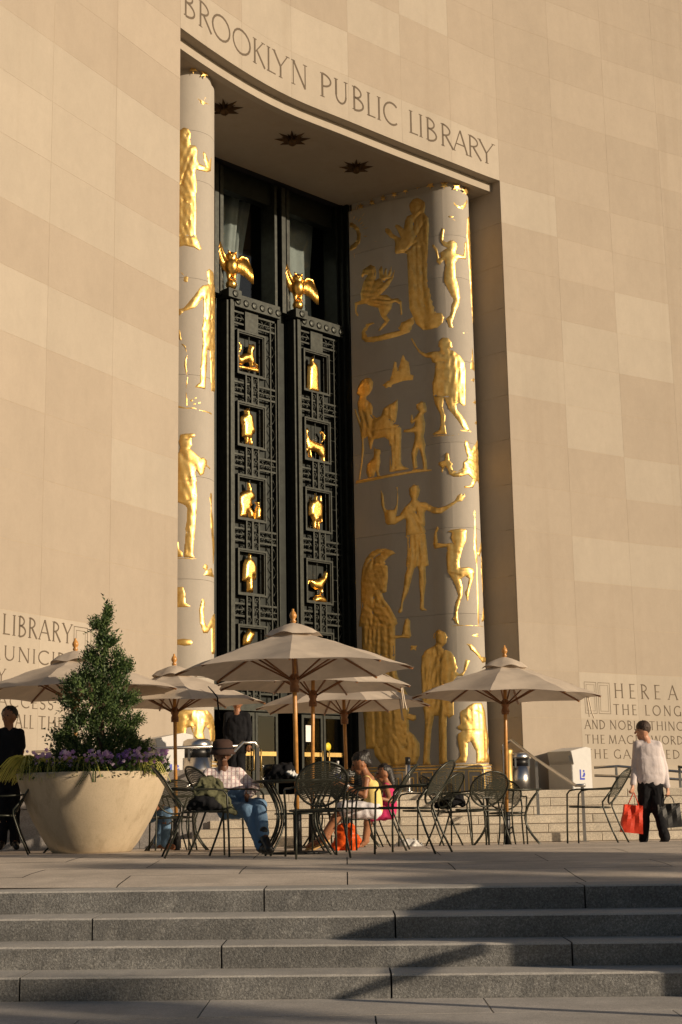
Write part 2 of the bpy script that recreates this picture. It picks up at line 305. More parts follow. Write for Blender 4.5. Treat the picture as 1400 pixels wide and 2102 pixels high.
RELIEFS=[
('R','tall gilded robed figure standing with raised hands','robe',0.055,[(2.07,16.29),(2.2,16.22),(2.31,16.1),(2.32,15.97),(2.28,15.83),(2.32,15.75),(2.4,15.65),(2.42,15.45),(2.37,14.91),(2.33,14.37),(2.31,14.01),(2.37,13.67),(2.47,13.25),(2.54,13.01),(2.68,12.99),(2.74,12.86),(2.7,12.72),(2.56,12.6),(2.37,12.59),(2.13,12.61),(2.06,12.69),(1.93,12.82),(1.86,13.01),(1.76,13.26),(1.75,13.75),(1.74,14.49),(1.73,14.78),(1.63,14.82),(1.42,14.83),(1.39,14.9),(1.41,15.14),(1.38,15.25),(1.27,15.33),(1.14,15.49),(1.12,15.58),(1.18,15.62),(1.29,15.55),(1.36,15.41),(1.49,15.31),(1.57,15.27),(1.5,15.45),(1.42,15.6),(1.44,15.67),(1.54,15.63),(1.67,15.5),(1.7,15.71),(1.77,15.83),(1.91,15.86),(1.85,15.98),(1.84,16.13),(1.92,16.26)]),
('R','gilded curling ground scroll under the winged horse','plain',0.04,[(1.87,13.16),(1.81,13.02),(1.5,12.92),(1.43,12.78),(1.46,12.72),(1.24,12.71),(0.84,12.68),(0.51,12.71),(0.48,12.86),(0.6,13.0),(0.75,13.04),(0.69,13.09),(0.48,13.08),(0.33,12.89),(0.31,12.71),(0.43,12.58),(0.76,12.51),(1.31,12.54),(1.68,12.6),(1.8,12.63),(1.83,12.76),(1.91,12.84)]),
('R','gilded winged horse rearing in the shade','feather',0.055,[(0.35,14.44),(0.41,14.61),(0.65,14.7),(0.81,14.61),(0.85,14.43),(0.81,14.22),(0.92,14.27),(0.91,14.5),(1.02,14.62),(1.06,14.32),(1.15,14.61),(1.17,14.29),(1.3,14.57),(1.28,14.24),(1.4,14.48),(1.35,14.19),(1.19,13.96),(0.95,13.79),(1.15,13.75),(1.28,13.62),(1.45,13.61),(1.56,13.5),(1.57,13.13),(1.51,13.12),(1.5,13.42),(1.37,13.51),(1.3,13.5),(1.27,13.36),(1.12,13.19),(1.21,13.05),(1.13,12.95),(0.93,12.81),(0.84,12.8),(0.89,12.89),(1.06,13.03),(0.94,13.2),(0.86,13.44),(0.62,13.55),(0.45,13.64),(0.23,13.66),(0.19,13.51),(0.26,13.36),(0.22,13.32),(0.15,13.44),(0.13,13.74),(0.33,13.77),(0.32,13.96),(0.41,14.24),(0.56,14.43),(0.47,14.46),(0.39,14.37)]),
('R','gilded dancing woman with streaming hair near the pillar top','body',0.055,[(3.05,14.96),(3.14,14.88),(3.16,14.77),(3.1,14.66),(3.11,14.6),(3.32,14.58),(3.38,14.71),(3.4,14.93),(3.49,15.05),(3.52,14.97),(3.44,14.5),(3.16,14.45),(3.08,14.33),(3.08,14.15),(3.09,13.93),(3.17,13.65),(3.19,13.4),(3.16,13.22),(3.06,13.03),(2.98,12.81),(2.94,12.71),(2.97,12.57),(2.87,12.57),(2.79,12.82),(2.9,12.92),(2.95,13.21),(3.0,13.32),(2.93,13.46),(2.82,13.71),(2.76,13.83),(2.78,14.11),(2.82,14.29),(2.79,14.42),(2.68,14.29),(2.58,14.39),(2.6,14.53),(2.57,14.68),(2.48,14.83),(2.48,14.9),(2.54,14.87),(2.62,14.75),(2.66,14.47),(2.71,14.5),(2.69,14.63),(2.84,14.72),(2.89,14.74),(2.77,14.82),(2.7,14.96),(2.72,15.14),(2.76,15.35),(2.82,15.25),(2.78,14.95),(2.88,14.9),(2.96,14.95)]),
('R','long narrow gilded wing at the pillar outer edge','feather',0.055,[(3.6,15.7),(3.76,15.82),(3.82,15.6),(3.82,15.04),(3.82,14.12),(3.82,13.39),(3.82,13.03),(3.82,12.63),(3.82,12.67),(3.71,13.14),(3.63,14.06),(3.57,14.77),(3.51,15.19)]),
('R','gilded soldier in a pleated tunic with a long cape','robe',0.055,[(2.69,12.33),(2.83,12.3),(2.91,12.19),(2.93,12.05),(2.84,12.0),(2.95,11.96),(3.12,11.83),(3.25,11.67),(3.28,11.46),(3.26,10.9),(3.23,10.52),(3.17,10.49),(3.06,10.57),(2.97,10.54),(3.0,10.39),(3.21,10.13),(3.33,9.93),(3.35,9.87),(3.2,9.84),(3.11,9.94),(2.9,10.25),(2.77,10.43),(2.69,10.68),(2.67,10.73),(2.63,10.48),(2.69,10.26),(2.67,10.05),(2.71,9.76),(2.23,9.79),(2.51,9.9),(2.55,10.0),(2.56,10.28),(2.42,10.57),(2.37,10.83),(2.36,11.14),(2.42,11.34),(2.47,11.65),(2.38,11.7),(2.34,11.82),(2.18,11.87),(2.0,12.02),(1.86,12.26),(1.77,12.45),(1.81,12.48),(1.9,12.32),(1.97,12.17),(2.07,12.06),(2.18,12.0),(2.43,11.99),(2.59,11.97),(2.61,12.04),(2.56,12.1),(2.58,12.24)]),
('R','thin gilded stepped ground line','plain',0.03,[(2.21,9.78),(3.0,9.73),(3.01,9.87),(3.4,9.88),(3.39,9.84),(3.04,9.83),(3.03,9.69),(2.21,9.75)]),
('R','small gilded sailing ship in the shade','plain',0.04,[(0.89,11.39),(1.05,11.38),(1.17,11.43),(1.19,11.54),(1.27,11.81),(1.31,11.91),(1.38,11.88),(1.4,11.65),(1.46,11.89),(1.52,12.02),(1.57,12.07),(1.63,11.9),(1.73,11.81),(1.76,11.49),(1.85,11.44),(1.82,11.32),(1.57,11.34),(1.24,11.28),(1.34,11.12),(1.12,11.22),(1.01,11.21),(0.95,11.29)]),
('R','gilded seated woman reading a large open book','robe',0.055,[(0.45,11.61),(0.59,11.57),(0.67,11.45),(0.64,11.27),(0.54,11.14),(0.44,11.09),(0.44,11.02),(0.59,10.88),(0.64,10.77),(0.62,10.58),(0.74,10.47),(0.87,10.5),(0.95,10.68),(1.11,10.76),(1.26,10.81),(1.38,10.89),(1.37,10.62),(1.31,10.28),(1.23,10.23),(1.39,10.19),(1.45,10.1),(1.45,9.87),(1.42,9.2),(1.47,9.1),(1.65,9.0),(1.58,8.98),(1.25,8.97),(1.12,8.96),(1.08,8.99),(1.12,9.56),(1.09,9.81),(0.97,9.91),(0.65,9.9),(0.6,9.78),(0.54,9.58),(0.48,9.8),(0.45,10.02),(0.33,9.96),(0.34,9.68),(0.29,9.33),(0.2,8.89),(0.14,8.9),(0.23,9.34),(0.27,9.87),(0.21,10.3),(0.04,10.83),(0.1,10.82),(0.25,10.44),(0.18,10.7),(0.15,10.96),(0.23,11.13),(0.13,11.22),(0.19,11.42),(0.28,11.55)]),
('R','gilded child holding a flower toward the seated woman','body',0.055,[(2.03,10.74),(2.14,10.68),(2.17,10.55),(2.17,10.43),(2.1,10.4),(2.08,10.35),(2.12,10.14),(2.1,9.93),(2.06,9.8),(2.11,9.58),(2.08,9.41),(2.13,9.16),(2.14,8.9),(1.94,8.89),(2.02,8.97),(1.99,9.25),(1.92,9.5),(1.85,9.27),(1.87,8.99),(1.74,8.97),(1.73,9.14),(1.7,9.39),(1.78,9.66),(1.82,9.83),(1.79,9.93),(1.5,9.97),(1.52,10.04),(1.72,10.05),(1.81,10.11),(1.83,10.21),(1.74,10.15),(1.7,10.23),(1.73,10.4),(1.77,10.44),(1.79,10.28),(1.9,10.41),(1.95,10.46),(1.88,10.55),(1.88,10.66)]),
('R','gilded sitting cat under the chair','body',0.045,[(0.64,9.72),(0.69,9.65),(0.78,9.63),(0.84,9.6),(0.85,9.51),(0.82,9.45),(0.83,9.27),(0.77,9.03),(0.82,8.91),(0.72,8.9),(0.67,9.05),(0.63,8.92),(0.44,8.9),(0.38,9.05),(0.41,9.26),(0.51,9.35),(0.62,9.44),(0.63,9.58)]),
('R','gilded ground bar below the seated woman','plain',0.04,[(0.03,8.89),(0.42,8.9),(1.69,8.94),(1.74,8.99),(2.28,8.9),(2.28,8.87),(1.76,8.87),(0.03,8.78)]),
('R','gilded winged dragon with a long curling neck','feather',0.055,[(3.17,9.63),(3.27,9.57),(3.37,9.37),(3.52,9.53),(3.82,9.76),(3.82,9.42),(3.82,9.07),(3.82,8.73),(3.82,8.45),(3.72,8.41),(3.82,8.56),(3.62,8.62),(3.49,8.53),(3.39,8.4),(3.12,8.36),(3.11,8.41),(3.26,8.44),(3.39,8.61),(3.23,8.72),(3.01,8.64),(2.84,8.65),(2.73,8.73),(2.7,8.86),(2.65,8.93),(2.6,8.85),(2.57,8.75),(2.53,8.83),(2.55,8.9),(2.46,8.99),(2.48,9.07),(2.6,9.08),(2.65,9.12),(2.64,9.21),(2.72,9.34),(2.75,9.2),(2.76,9.09),(2.83,8.99),(2.81,8.92),(2.84,8.82),(2.95,8.79),(3.08,8.88),(3.11,9.03),(3.24,9.14),(3.18,9.31),(3.15,9.48)]),
('R','gilded youth in a short tunic holding a lyre with one arm stretched out','robe',0.055,[(1.75,8.58),(1.88,8.54),(1.93,8.41),(1.89,8.28),(1.84,8.18),(1.92,8.1),(2.06,8.09),(2.28,7.94),(2.44,7.89),(2.65,7.93),(2.86,8.04),(2.93,8.17),(3.03,8.24),(3.06,8.18),(3.12,8.23),(3.13,8.14),(3.04,8.02),(2.92,8.0),(2.75,7.88),(2.51,7.73),(2.28,7.75),(2.07,7.87),(2.03,7.8),(2.04,7.54),(2.02,7.41),(2.05,7.31),(2.04,7.26),(2.1,6.46),(2.01,6.43),(2.01,6.33),(2.02,6.07),(1.95,5.67),(1.94,5.41),(2.03,5.33),(1.87,5.33),(1.82,5.38),(1.84,5.68),(1.82,6.01),(1.82,6.35),(1.78,6.47),(1.7,6.39),(1.61,6.1),(1.53,5.84),(1.38,5.58),(1.35,5.34),(1.26,5.29),(1.22,5.36),(1.3,5.49),(1.34,5.72),(1.4,5.98),(1.43,6.25),(1.51,6.44),(1.47,6.51),(1.52,6.85),(1.53,7.19),(1.49,7.24),(1.51,7.67),(1.47,7.72),(1.4,7.68),(1.21,7.59),(0.99,7.6),(0.93,7.66),(0.91,7.87),(0.82,8.15),(0.81,8.57),(0.9,8.39),(0.93,8.07),(0.99,8.0),(1.19,7.98),(1.26,8.1),(1.29,8.44),(1.26,8.55),(1.31,8.58),(1.32,8.27),(1.29,7.96),(1.25,7.8),(1.33,7.82),(1.48,8.01),(1.63,8.13),(1.68,8.2),(1.62,8.31),(1.61,8.48)]),
('R','large gilded helmeted woman with a tall curved crest, holding an owl','feather',0.055,[(1.04,6.79),(1.21,6.84),(1.14,6.92),(0.93,7.0),(0.69,7.02),(0.47,6.95),(0.31,6.8),(0.2,6.57),(0.15,6.23),(0.14,5.48),(0.07,5.15),(0.05,5.07),(0.15,5.06),(0.14,4.6),(0.09,3.47),(0.21,1.98),(1.45,1.94),(1.46,3.23),(1.18,3.74),(1.12,4.07),(1.15,4.68),(1.31,4.69),(1.53,4.66),(1.58,4.73),(1.55,4.9),(1.56,5.1),(1.49,5.19),(1.41,5.14),(1.34,4.92),(1.31,4.76),(1.14,4.77),(1.15,5.0),(1.21,5.06),(1.2,5.16),(1.01,5.5),(0.84,5.71),(0.79,5.86),(0.92,5.87),(0.94,6.02),(0.98,6.25),(0.98,6.52),(0.88,6.67)]),
('R','gilded dancer standing on one leg with one knee raised','body',0.055,[(2.73,7.3),(2.97,7.33),(3.1,7.32),(3.15,7.27),(3.11,7.0),(3.02,6.83),(2.96,6.63),(2.92,6.5),(2.93,6.34),(3.14,6.36),(3.29,6.33),(3.34,6.25),(3.28,6.04),(3.19,5.84),(3.13,5.6),(3.1,5.47),(3.06,5.57),(3.03,5.73),(3.1,5.83),(3.15,6.07),(3.06,6.12),(2.94,6.05),(2.98,5.86),(2.96,5.63),(2.84,5.27),(2.84,5.04),(2.86,4.91),(2.79,4.94),(2.71,5.07),(2.76,5.15),(2.79,5.44),(2.87,5.64),(2.82,5.83),(2.73,6.05),(2.61,6.24),(2.59,6.61),(2.62,6.87),(2.37,6.86),(2.27,6.86),(2.23,6.98),(2.28,7.25),(2.34,7.39),(2.39,7.44),(2.43,7.36),(2.37,7.26),(2.38,7.0),(2.62,6.96),(2.76,6.98),(2.73,7.1),(2.75,7.22),(2.65,7.26)]),
('R','thin gilded ground line','plain',0.03,[(2.64,4.92),(2.98,4.91),(3.82,4.92),(3.82,4.9),(2.98,4.88),(2.64,4.89)]),
('R','upright gilded spear','plain',0.04,[(3.43,7.85),(3.5,7.78),(3.47,7.64),(3.47,6.63),(3.45,4.92),(3.39,4.92),(3.41,6.45),(3.33,6.85),(3.35,7.15),(3.41,7.63),(3.37,7.73)]),
('R','gilded figure turning round the pillar outer edge','robe',0.055,[(3.82,7.46),(3.82,7.15),(3.82,6.0),(3.82,5.07),(3.53,5.0),(3.82,5.5),(3.67,6.32),(3.82,6.91),(3.56,6.64),(3.46,6.73),(3.82,7.12)]),
('R','large gilded man in a long coat and tie','robe',0.055,[(2.33,4.84),(2.51,4.75),(2.56,4.63),(2.53,4.48),(2.41,4.38),(2.43,4.36),(2.63,4.27),(2.72,4.14),(2.79,3.85),(2.75,3.78),(2.84,3.71),(2.93,3.77),(2.99,4.08),(3.11,4.03),(3.01,3.81),(2.91,3.65),(2.78,3.66),(2.68,3.55),(2.66,2.72),(2.53,2.63),(2.48,2.7),(2.45,1.65),(2.54,1.55),(2.21,1.55),(2.24,2.71),(2.13,2.72),(2.04,2.36),(1.97,1.68),(2.01,1.53),(1.78,1.54),(1.87,2.61),(1.81,3.09),(1.8,3.87),(1.83,4.19),(1.94,4.35),(2.16,4.44),(2.22,4.5),(2.15,4.63),(2.17,4.76)]),
('R','gilded pointing arm','body',0.055,[(2.98,4.47),(3.17,4.43),(3.25,4.36),(3.47,4.15),(3.82,4.16),(3.82,4.04),(3.52,3.99),(3.24,4.22),(3.13,4.29),(3.08,4.39)]),
('R','gilded pair of workmen, one kneeling, at the pillar foot','body',0.055,[(2.87,2.84),(2.93,2.85),(3.02,2.94),(3.15,3.0),(3.42,3.01),(3.57,2.81),(3.63,2.41),(3.82,2.08),(3.62,1.84),(3.82,1.67),(3.82,1.57),(3.17,1.55),(3.18,1.83),(3.05,2.07),(2.98,2.03),(2.96,1.73),(2.92,1.57),(2.62,1.56),(2.73,1.67),(2.78,1.74),(2.72,2.14),(2.75,2.27),(2.85,2.33),(2.75,2.37),(2.73,2.44),(2.82,2.5),(2.81,2.67),(2.81,2.77)]),
('R','gilded coiled bird and shield forms near the pillar foot','body',0.055,[(1.23,2.73),(1.41,2.82),(1.65,2.76),(1.65,2.66),(1.57,2.61),(1.43,2.66),(1.35,2.59),(1.37,2.44),(1.58,2.28),(1.72,2.07),(1.71,1.77),(1.62,1.57),(1.09,1.48),(0.64,1.6),(0.46,1.81),(0.42,2.04),(0.5,2.14),(0.68,2.09),(0.72,2.29),(0.81,2.39),(1.06,2.38),(1.25,2.16),(1.33,1.98),(1.34,2.08),(1.28,2.34),(1.2,2.5),(1.2,2.63)]),
('R','small gilded star near the pillar top','plain',0.05,[(0.39,16.52),(0.41,16.45),(0.48,16.44),(0.43,16.4),(0.48,16.34),(0.4,16.37),(0.38,16.31),(0.36,16.38),(0.29,16.38),(0.34,16.42),(0.29,16.49),(0.36,16.46)]),
('R','small gilded star near the pillar top','plain',0.05,[(0.74,16.56),(0.76,16.48),(0.83,16.48),(0.79,16.44),(0.83,16.37),(0.76,16.4),(0.74,16.34),(0.72,16.42),(0.65,16.42),(0.7,16.46),(0.65,16.53),(0.72,16.49)]),
('R','small gilded star near the pillar top','plain',0.05,[(1.1,16.58),(1.11,16.51),(1.18,16.51),(1.13,16.46),(1.18,16.4),(1.11,16.43),(1.09,16.37),(1.07,16.44),(1.0,16.44),(1.05,16.48),(1.0,16.55),(1.07,16.51)]),
('R','small gilded star near the pillar top','plain',0.05,[(1.42,16.62),(1.44,16.55),(1.51,16.55),(1.46,16.51),(1.5,16.45),(1.44,16.47),(1.42,16.41),(1.4,16.48),(1.33,16.48),(1.38,16.52),(1.34,16.59),(1.4,16.56)]),
('R','small gilded star near the pillar top','plain',0.05,[(1.75,16.67),(1.76,16.59),(1.83,16.6),(1.78,16.55),(1.83,16.49),(1.76,16.52),(1.74,16.45),(1.72,16.53),(1.66,16.52),(1.7,16.57),(1.66,16.63),(1.72,16.6)]),
('R','small gilded star near the pillar top','plain',0.05,[(2.08,16.72),(2.1,16.65),(2.16,16.65),(2.12,16.61),(2.16,16.55),(2.1,16.57),(2.08,16.51),(2.06,16.58),(1.99,16.58),(2.04,16.62),(2.0,16.69),(2.06,16.66)]),
('R','small gilded star near the pillar top','plain',0.05,[(2.48,16.69),(2.51,16.6),(2.59,16.6),(2.54,16.54),(2.59,16.46),(2.51,16.49),(2.48,16.41),(2.45,16.51),(2.36,16.51),(2.42,16.57),(2.36,16.65),(2.45,16.61)]),
('R','small gilded star near the pillar top','plain',0.05,[(2.87,16.64),(2.89,16.55),(2.97,16.57),(2.91,16.5),(2.96,16.43),(2.88,16.45),(2.86,16.36),(2.83,16.45),(2.75,16.44),(2.81,16.5),(2.76,16.58),(2.84,16.55)]),
('R','small gilded star near the pillar top','plain',0.05,[(3.21,16.6),(3.24,16.51),(3.35,16.56),(3.27,16.47),(3.34,16.41),(3.24,16.41),(3.2,16.31),(3.18,16.4),(3.09,16.37),(3.15,16.45),(3.09,16.51),(3.18,16.5)]),
('R','small gilded star near the pillar top','plain',0.05,[(3.6,16.59),(3.67,16.53),(3.82,16.61),(3.82,16.54),(3.82,16.47),(3.66,16.42),(3.57,16.3),(3.52,16.37),(3.38,16.3),(3.47,16.4),(3.38,16.45),(3.53,16.47)]),
('R','small gilded star near the pillar top','plain',0.05,[(3.02,15.72),(3.04,15.63),(3.12,15.66),(3.06,15.58),(3.12,15.51),(3.04,15.53),(3.01,15.43),(2.98,15.52),(2.9,15.5),(2.96,15.57),(2.91,15.65),(2.99,15.63)]),
('R','small four pointed gilded star','plain',0.03,[(3.29,12.55),(3.31,12.49),(3.39,12.49),(3.31,12.45),(3.28,12.38),(3.26,12.44),(3.2,12.45),(3.26,12.48)]),
('R','tiny gilded butterfly','plain',0.03,[(3.63,11.36),(3.75,11.34),(3.82,11.33),(3.73,11.28),(3.61,11.19),(3.54,11.22),(3.45,11.23),(3.54,11.29)]),
('R','tiny gilded butterfly','plain',0.03,[(3.68,10.78),(3.82,10.76),(3.82,10.73),(3.82,10.7),(3.66,10.6),(3.59,10.64),(3.48,10.65),(3.59,10.7)]),
('R','tiny gilded butterfly','plain',0.03,[(3.82,10.27),(3.82,10.22),(3.82,10.18),(3.82,10.16),(3.78,10.09),(3.64,10.11),(3.51,10.11),(3.65,10.17)]),
('R','faint gilded six pointed star','plain',0.03,[(1.63,4.55),(1.66,4.48),(1.74,4.48),(1.7,4.42),(1.74,4.35),(1.66,4.35),(1.62,4.29),(1.59,4.36),(1.51,4.36),(1.55,4.42),(1.51,4.49),(1.59,4.49)]),
('R','gilded crescent moon','plain',0.04,[(3.08,16.07),(3.16,15.96),(3.28,15.92),(3.43,16.02),(3.57,16.23),(3.68,16.22),(3.58,16.02),(3.36,15.86),(3.2,15.87),(3.1,15.95)]),
('R','tiny gilded tower','plain',0.03,[(3.59,12.21),(3.67,12.01),(3.82,11.59),(3.82,11.5),(3.44,11.53),(3.51,11.76)]),
('R','small gilded eye shape','plain',0.03,[(3.16,4.65),(3.28,4.71),(3.44,4.71),(3.35,4.66),(3.42,4.63),(3.28,4.6)]),
('R','dark gilded half ring of a radiant sun','plain',0.04,[(0.01,16.09),(0.1,16.05),(0.18,15.99),(0.25,15.92),(0.31,15.84),(0.35,15.75),(0.38,15.66),(0.39,15.57),(0.38,15.48),(0.35,15.4),(0.3,15.34),(0.24,15.28),(0.16,15.25),(0.08,15.23),(0.0,15.24),(0.0,15.39),(0.04,15.39),(0.09,15.4),(0.14,15.42),(0.18,15.46),(0.21,15.5),(0.23,15.55),(0.24,15.61),(0.23,15.66),(0.21,15.72),(0.19,15.78),(0.15,15.83),(0.11,15.87),(0.05,15.91),(0.0,15.93)]),
('R','thin sun ray','plain',0.03,[(0.08,16.11),(0.11,16.43),(0.03,16.13)]),
('R','thin sun ray','plain',0.03,[(0.16,16.07),(0.33,16.59),(0.11,16.1)]),
('R','thin sun ray','plain',0.03,[(0.23,16.01),(0.37,16.28),(0.19,16.05)]),
('R','thin sun ray','plain',0.03,[(0.29,15.95),(0.64,16.33),(0.26,15.99)]),
('R','thin sun ray','plain',0.03,[(0.35,15.87),(0.58,16.05),(0.32,15.92)]),
('R','thin sun ray','plain',0.03,[(0.39,15.79),(0.87,15.99),(0.37,15.84)]),
('R','thin sun ray','plain',0.03,[(0.42,15.7),(0.71,15.77),(0.4,15.76)]),
('R','thin sun ray','plain',0.03,[(0.44,15.62),(0.99,15.61),(0.43,15.67)]),
('R','thin sun ray','plain',0.03,[(0.44,15.53),(0.75,15.48),(0.44,15.58)]),
('R','thin sun ray','plain',0.03,[(0.42,15.45),(0.98,15.24),(0.43,15.5)]),
('R','thin sun ray','plain',0.03,[(0.4,15.38),(0.69,15.22),(0.41,15.42)]),
('R','thin sun ray','plain',0.03,[(0.35,15.31),(0.84,14.93),(0.38,15.35)]),
('R','thin sun ray','plain',0.03,[(0.3,15.26),(0.55,15.01),(0.34,15.29)]),
('R','thin sun ray','plain',0.03,[(0.24,15.22),(0.6,14.7),(0.28,15.24)]),
('R','thin sun ray','plain',0.03,[(0.17,15.19),(0.34,14.88),(0.21,15.21)]),
('R','thin sun ray','plain',0.03,[(0.09,15.18),(0.28,14.59),(0.14,15.19)]),
('R','thin sun ray','plain',0.03,[(0.01,15.18),(0.07,14.85),(0.06,15.18)]),
('L','gilded bearded robed man with an open hand and a bird','robe',0.055,[(3.88,15.16),(3.77,15.13),(3.72,15.02),(3.74,14.88),(3.72,14.75),(3.61,14.75),(3.57,14.65),(3.58,14.45),(3.54,14.35),(3.34,14.32),(3.4,14.47),(3.44,14.62),(3.41,14.67),(3.32,14.59),(3.25,14.47),(3.13,14.67),(3.16,14.29),(3.3,14.21),(3.53,14.18),(3.61,14.19),(3.62,14.12),(3.58,13.87),(3.58,13.67),(3.61,13.61),(3.59,13.29),(3.6,12.68),(3.53,12.53),(3.45,12.39),(3.53,12.34),(3.65,12.39),(3.86,12.42),(3.98,12.39),(4.08,12.4),(4.12,13.6),(4.09,14.73),(3.99,14.88),(3.97,15.08)]),
('L','large gilded many pointed starburst','plain',0.09,[(3.44,16.25),(3.42,15.9),(3.34,16.0),(3.39,15.89),(3.23,16.0),(3.37,15.87),(3.01,16.02),(3.37,15.84),(2.83,15.91),(3.39,15.8),(3.26,15.65),(3.42,15.77),(3.44,15.41),(3.46,15.76),(3.54,15.64),(3.49,15.77),(3.74,15.59),(3.51,15.79),(3.7,15.77),(3.51,15.82),(3.8,15.97),(3.49,15.86),(3.56,15.98),(3.46,15.88)]),
('L','small gilded star near the pillar top','plain',0.05,[(3.67,16.69),(3.65,16.61),(3.57,16.65),(3.62,16.57),(3.57,16.52),(3.65,16.52),(3.67,16.43),(3.69,16.51),(3.76,16.49),(3.72,16.56),(3.76,16.62),(3.69,16.61)]),
('L','small gilded star near the pillar top','plain',0.05,[(3.38,16.64),(3.35,16.58),(3.25,16.64),(3.32,16.55),(3.25,16.52),(3.35,16.5),(3.38,16.41),(3.4,16.47),(3.48,16.43),(3.43,16.51),(3.48,16.55),(3.4,16.56)]),
('L','gilded disc','plain',0.04,[(3.75,11.67),(3.76,11.62),(3.79,11.59),(3.84,11.59),(3.87,11.62),(3.88,11.66),(3.87,11.71),(3.84,11.74),(3.8,11.74),(3.76,11.71)]),
('L','short gilded rod','plain',0.03,[(3.96,11.85),(3.93,11.86),(3.83,11.73),(3.85,11.71)]),
('L','gilded standing man in profile reaching one arm to the left','robe',0.055,[(3.25,12.01),(3.13,12.01),(2.98,11.99),(2.98,11.75),(2.83,11.68),(2.83,10.28),(2.83,9.35),(3.13,9.29),(3.2,10.17),(3.29,10.16),(3.29,9.9),(3.35,9.28),(3.63,9.27),(3.56,9.36),(3.5,9.4),(3.49,9.7),(3.43,10.33),(3.46,10.57),(3.4,10.89),(3.42,11.31),(3.61,11.04),(3.86,10.93),(3.96,10.83),(3.97,11.0),(3.86,11.02),(3.68,11.25),(3.52,11.49),(3.44,11.57),(3.25,11.66),(3.29,11.77),(3.32,11.92)]),
('L','thin wavy gilded tree stem','plain',0.04,[(3.97,10.53),(3.93,10.55),(3.9,10.28),(3.8,10.16),(3.77,9.98),(3.8,9.76),(3.76,9.52),(3.78,9.22),(3.77,8.83),(3.81,8.83),(3.81,9.21),(3.8,9.52),(3.85,9.76),(3.81,9.98),(3.83,10.13),(3.93,10.24),(3.97,10.44)]),
('L','thin wavy gilded ground line','plain',0.03,[(4.06,8.87),(3.95,8.87),(3.81,8.83),(3.61,8.85),(3.52,8.8),(3.37,8.81),(3.08,8.81),(3.08,8.77),(3.37,8.78),(3.53,8.76),(3.63,8.81),(3.8,8.79),(4.06,8.84)]),
('L','small gilded leaf','plain',0.03,[(3.63,9.02),(3.64,8.99),(3.67,8.97),(3.71,8.96),(3.72,8.97),(3.71,9.0),(3.67,9.02),(3.64,9.03)]),
('L','small gilded leaf','plain',0.03,[(3.54,9.08),(3.56,9.05),(3.59,9.03),(3.63,9.02),(3.64,9.03),(3.63,9.05),(3.59,9.08),(3.56,9.09)]),
('L','small gilded leaf','plain',0.03,[(3.56,8.95),(3.57,8.92),(3.61,8.9),(3.64,8.89),(3.66,8.9),(3.64,8.93),(3.61,8.95),(3.57,8.96)]),
('L','small gilded leaf','plain',0.03,[(3.45,8.98),(3.47,8.95),(3.51,8.93),(3.55,8.92),(3.56,8.93),(3.55,8.95),(3.51,8.98),(3.47,8.99)]),
('L','gilded man in a cap playing a pipe','robe',0.055,[(3.92,8.25),(3.79,8.27),(3.61,8.28),(3.6,8.22),(3.69,8.16),(3.67,8.02),(3.72,7.95),(3.48,7.77),(3.41,7.79),(3.29,7.74),(3.3,7.65),(3.17,7.6),(3.19,7.56),(3.33,7.61),(3.39,7.44),(3.48,7.37),(3.59,7.49),(3.6,7.44),(3.57,7.28),(3.55,6.84),(3.58,6.4),(3.62,5.95),(3.64,5.72),(3.6,5.64),(3.83,5.64),(3.83,5.69),(3.81,6.24),(3.8,6.72),(3.95,6.8),(4.04,6.83),(4.05,7.81),(3.95,7.86),(3.92,7.98),(3.95,8.1)]),
('L','thin gilded ground line under the piper','plain',0.03,[(4.04,5.65),(3.51,5.63),(3.53,5.6),(4.04,5.62)]),
('L','small gilded crouched shape','body',0.04,[(4.04,6.01),(3.95,5.98),(3.93,5.83),(3.86,5.75),(3.85,5.65),(4.04,5.65)]),
('L','thin gilded sapling','plain',0.03,[(3.18,7.1),(3.05,7.04),(3.1,6.76),(2.94,6.34),(2.83,6.07),(2.94,5.57),(3.04,5.56),(3.12,6.22),(3.19,6.59),(3.15,6.75),(3.23,7.0)]),
('L','small gilded group at the edge','body',0.04,[(3.42,5.46),(3.35,5.55),(3.26,5.51),(3.28,5.41),(3.12,5.5),(3.04,5.38),(2.83,5.31),(3.28,5.29),(3.4,5.3),(3.33,5.39)]),
('L','gilded winged foot','feather',0.04,[(4.03,5.02),(3.85,5.05),(3.8,4.91),(3.79,4.71),(3.69,4.64),(3.77,4.61),(4.03,4.62)]),
('L','gilded raised arm of a figure turning round the edge','body',0.055,[(3.42,4.84),(3.35,4.73),(3.38,4.59),(3.36,4.36),(3.3,4.25),(3.04,4.51),(2.83,4.58),(2.83,3.72),(3.1,3.69),(3.13,4.24),(3.28,4.1),(3.4,4.1),(3.49,4.29),(3.51,4.58),(3.47,4.72)]),
('L','small gilded cloud','plain',0.05,[(4.03,3.95),(3.83,3.98),(3.69,3.96),(3.64,3.9),(3.69,3.84),(3.83,3.82),(4.03,3.87)]),
('L','broad gilded drapery at the pillar foot','robe',0.055,[(4.02,2.57),(3.62,2.54),(3.28,2.55),(3.02,2.42),(2.83,2.12),(2.83,1.87),(3.14,1.93),(3.23,2.16),(3.32,2.21),(3.39,2.1),(3.32,1.93),(3.5,1.88),(3.62,2.01),(3.68,2.2),(3.76,2.18),(3.82,1.85),(4.01,1.83)]),
]
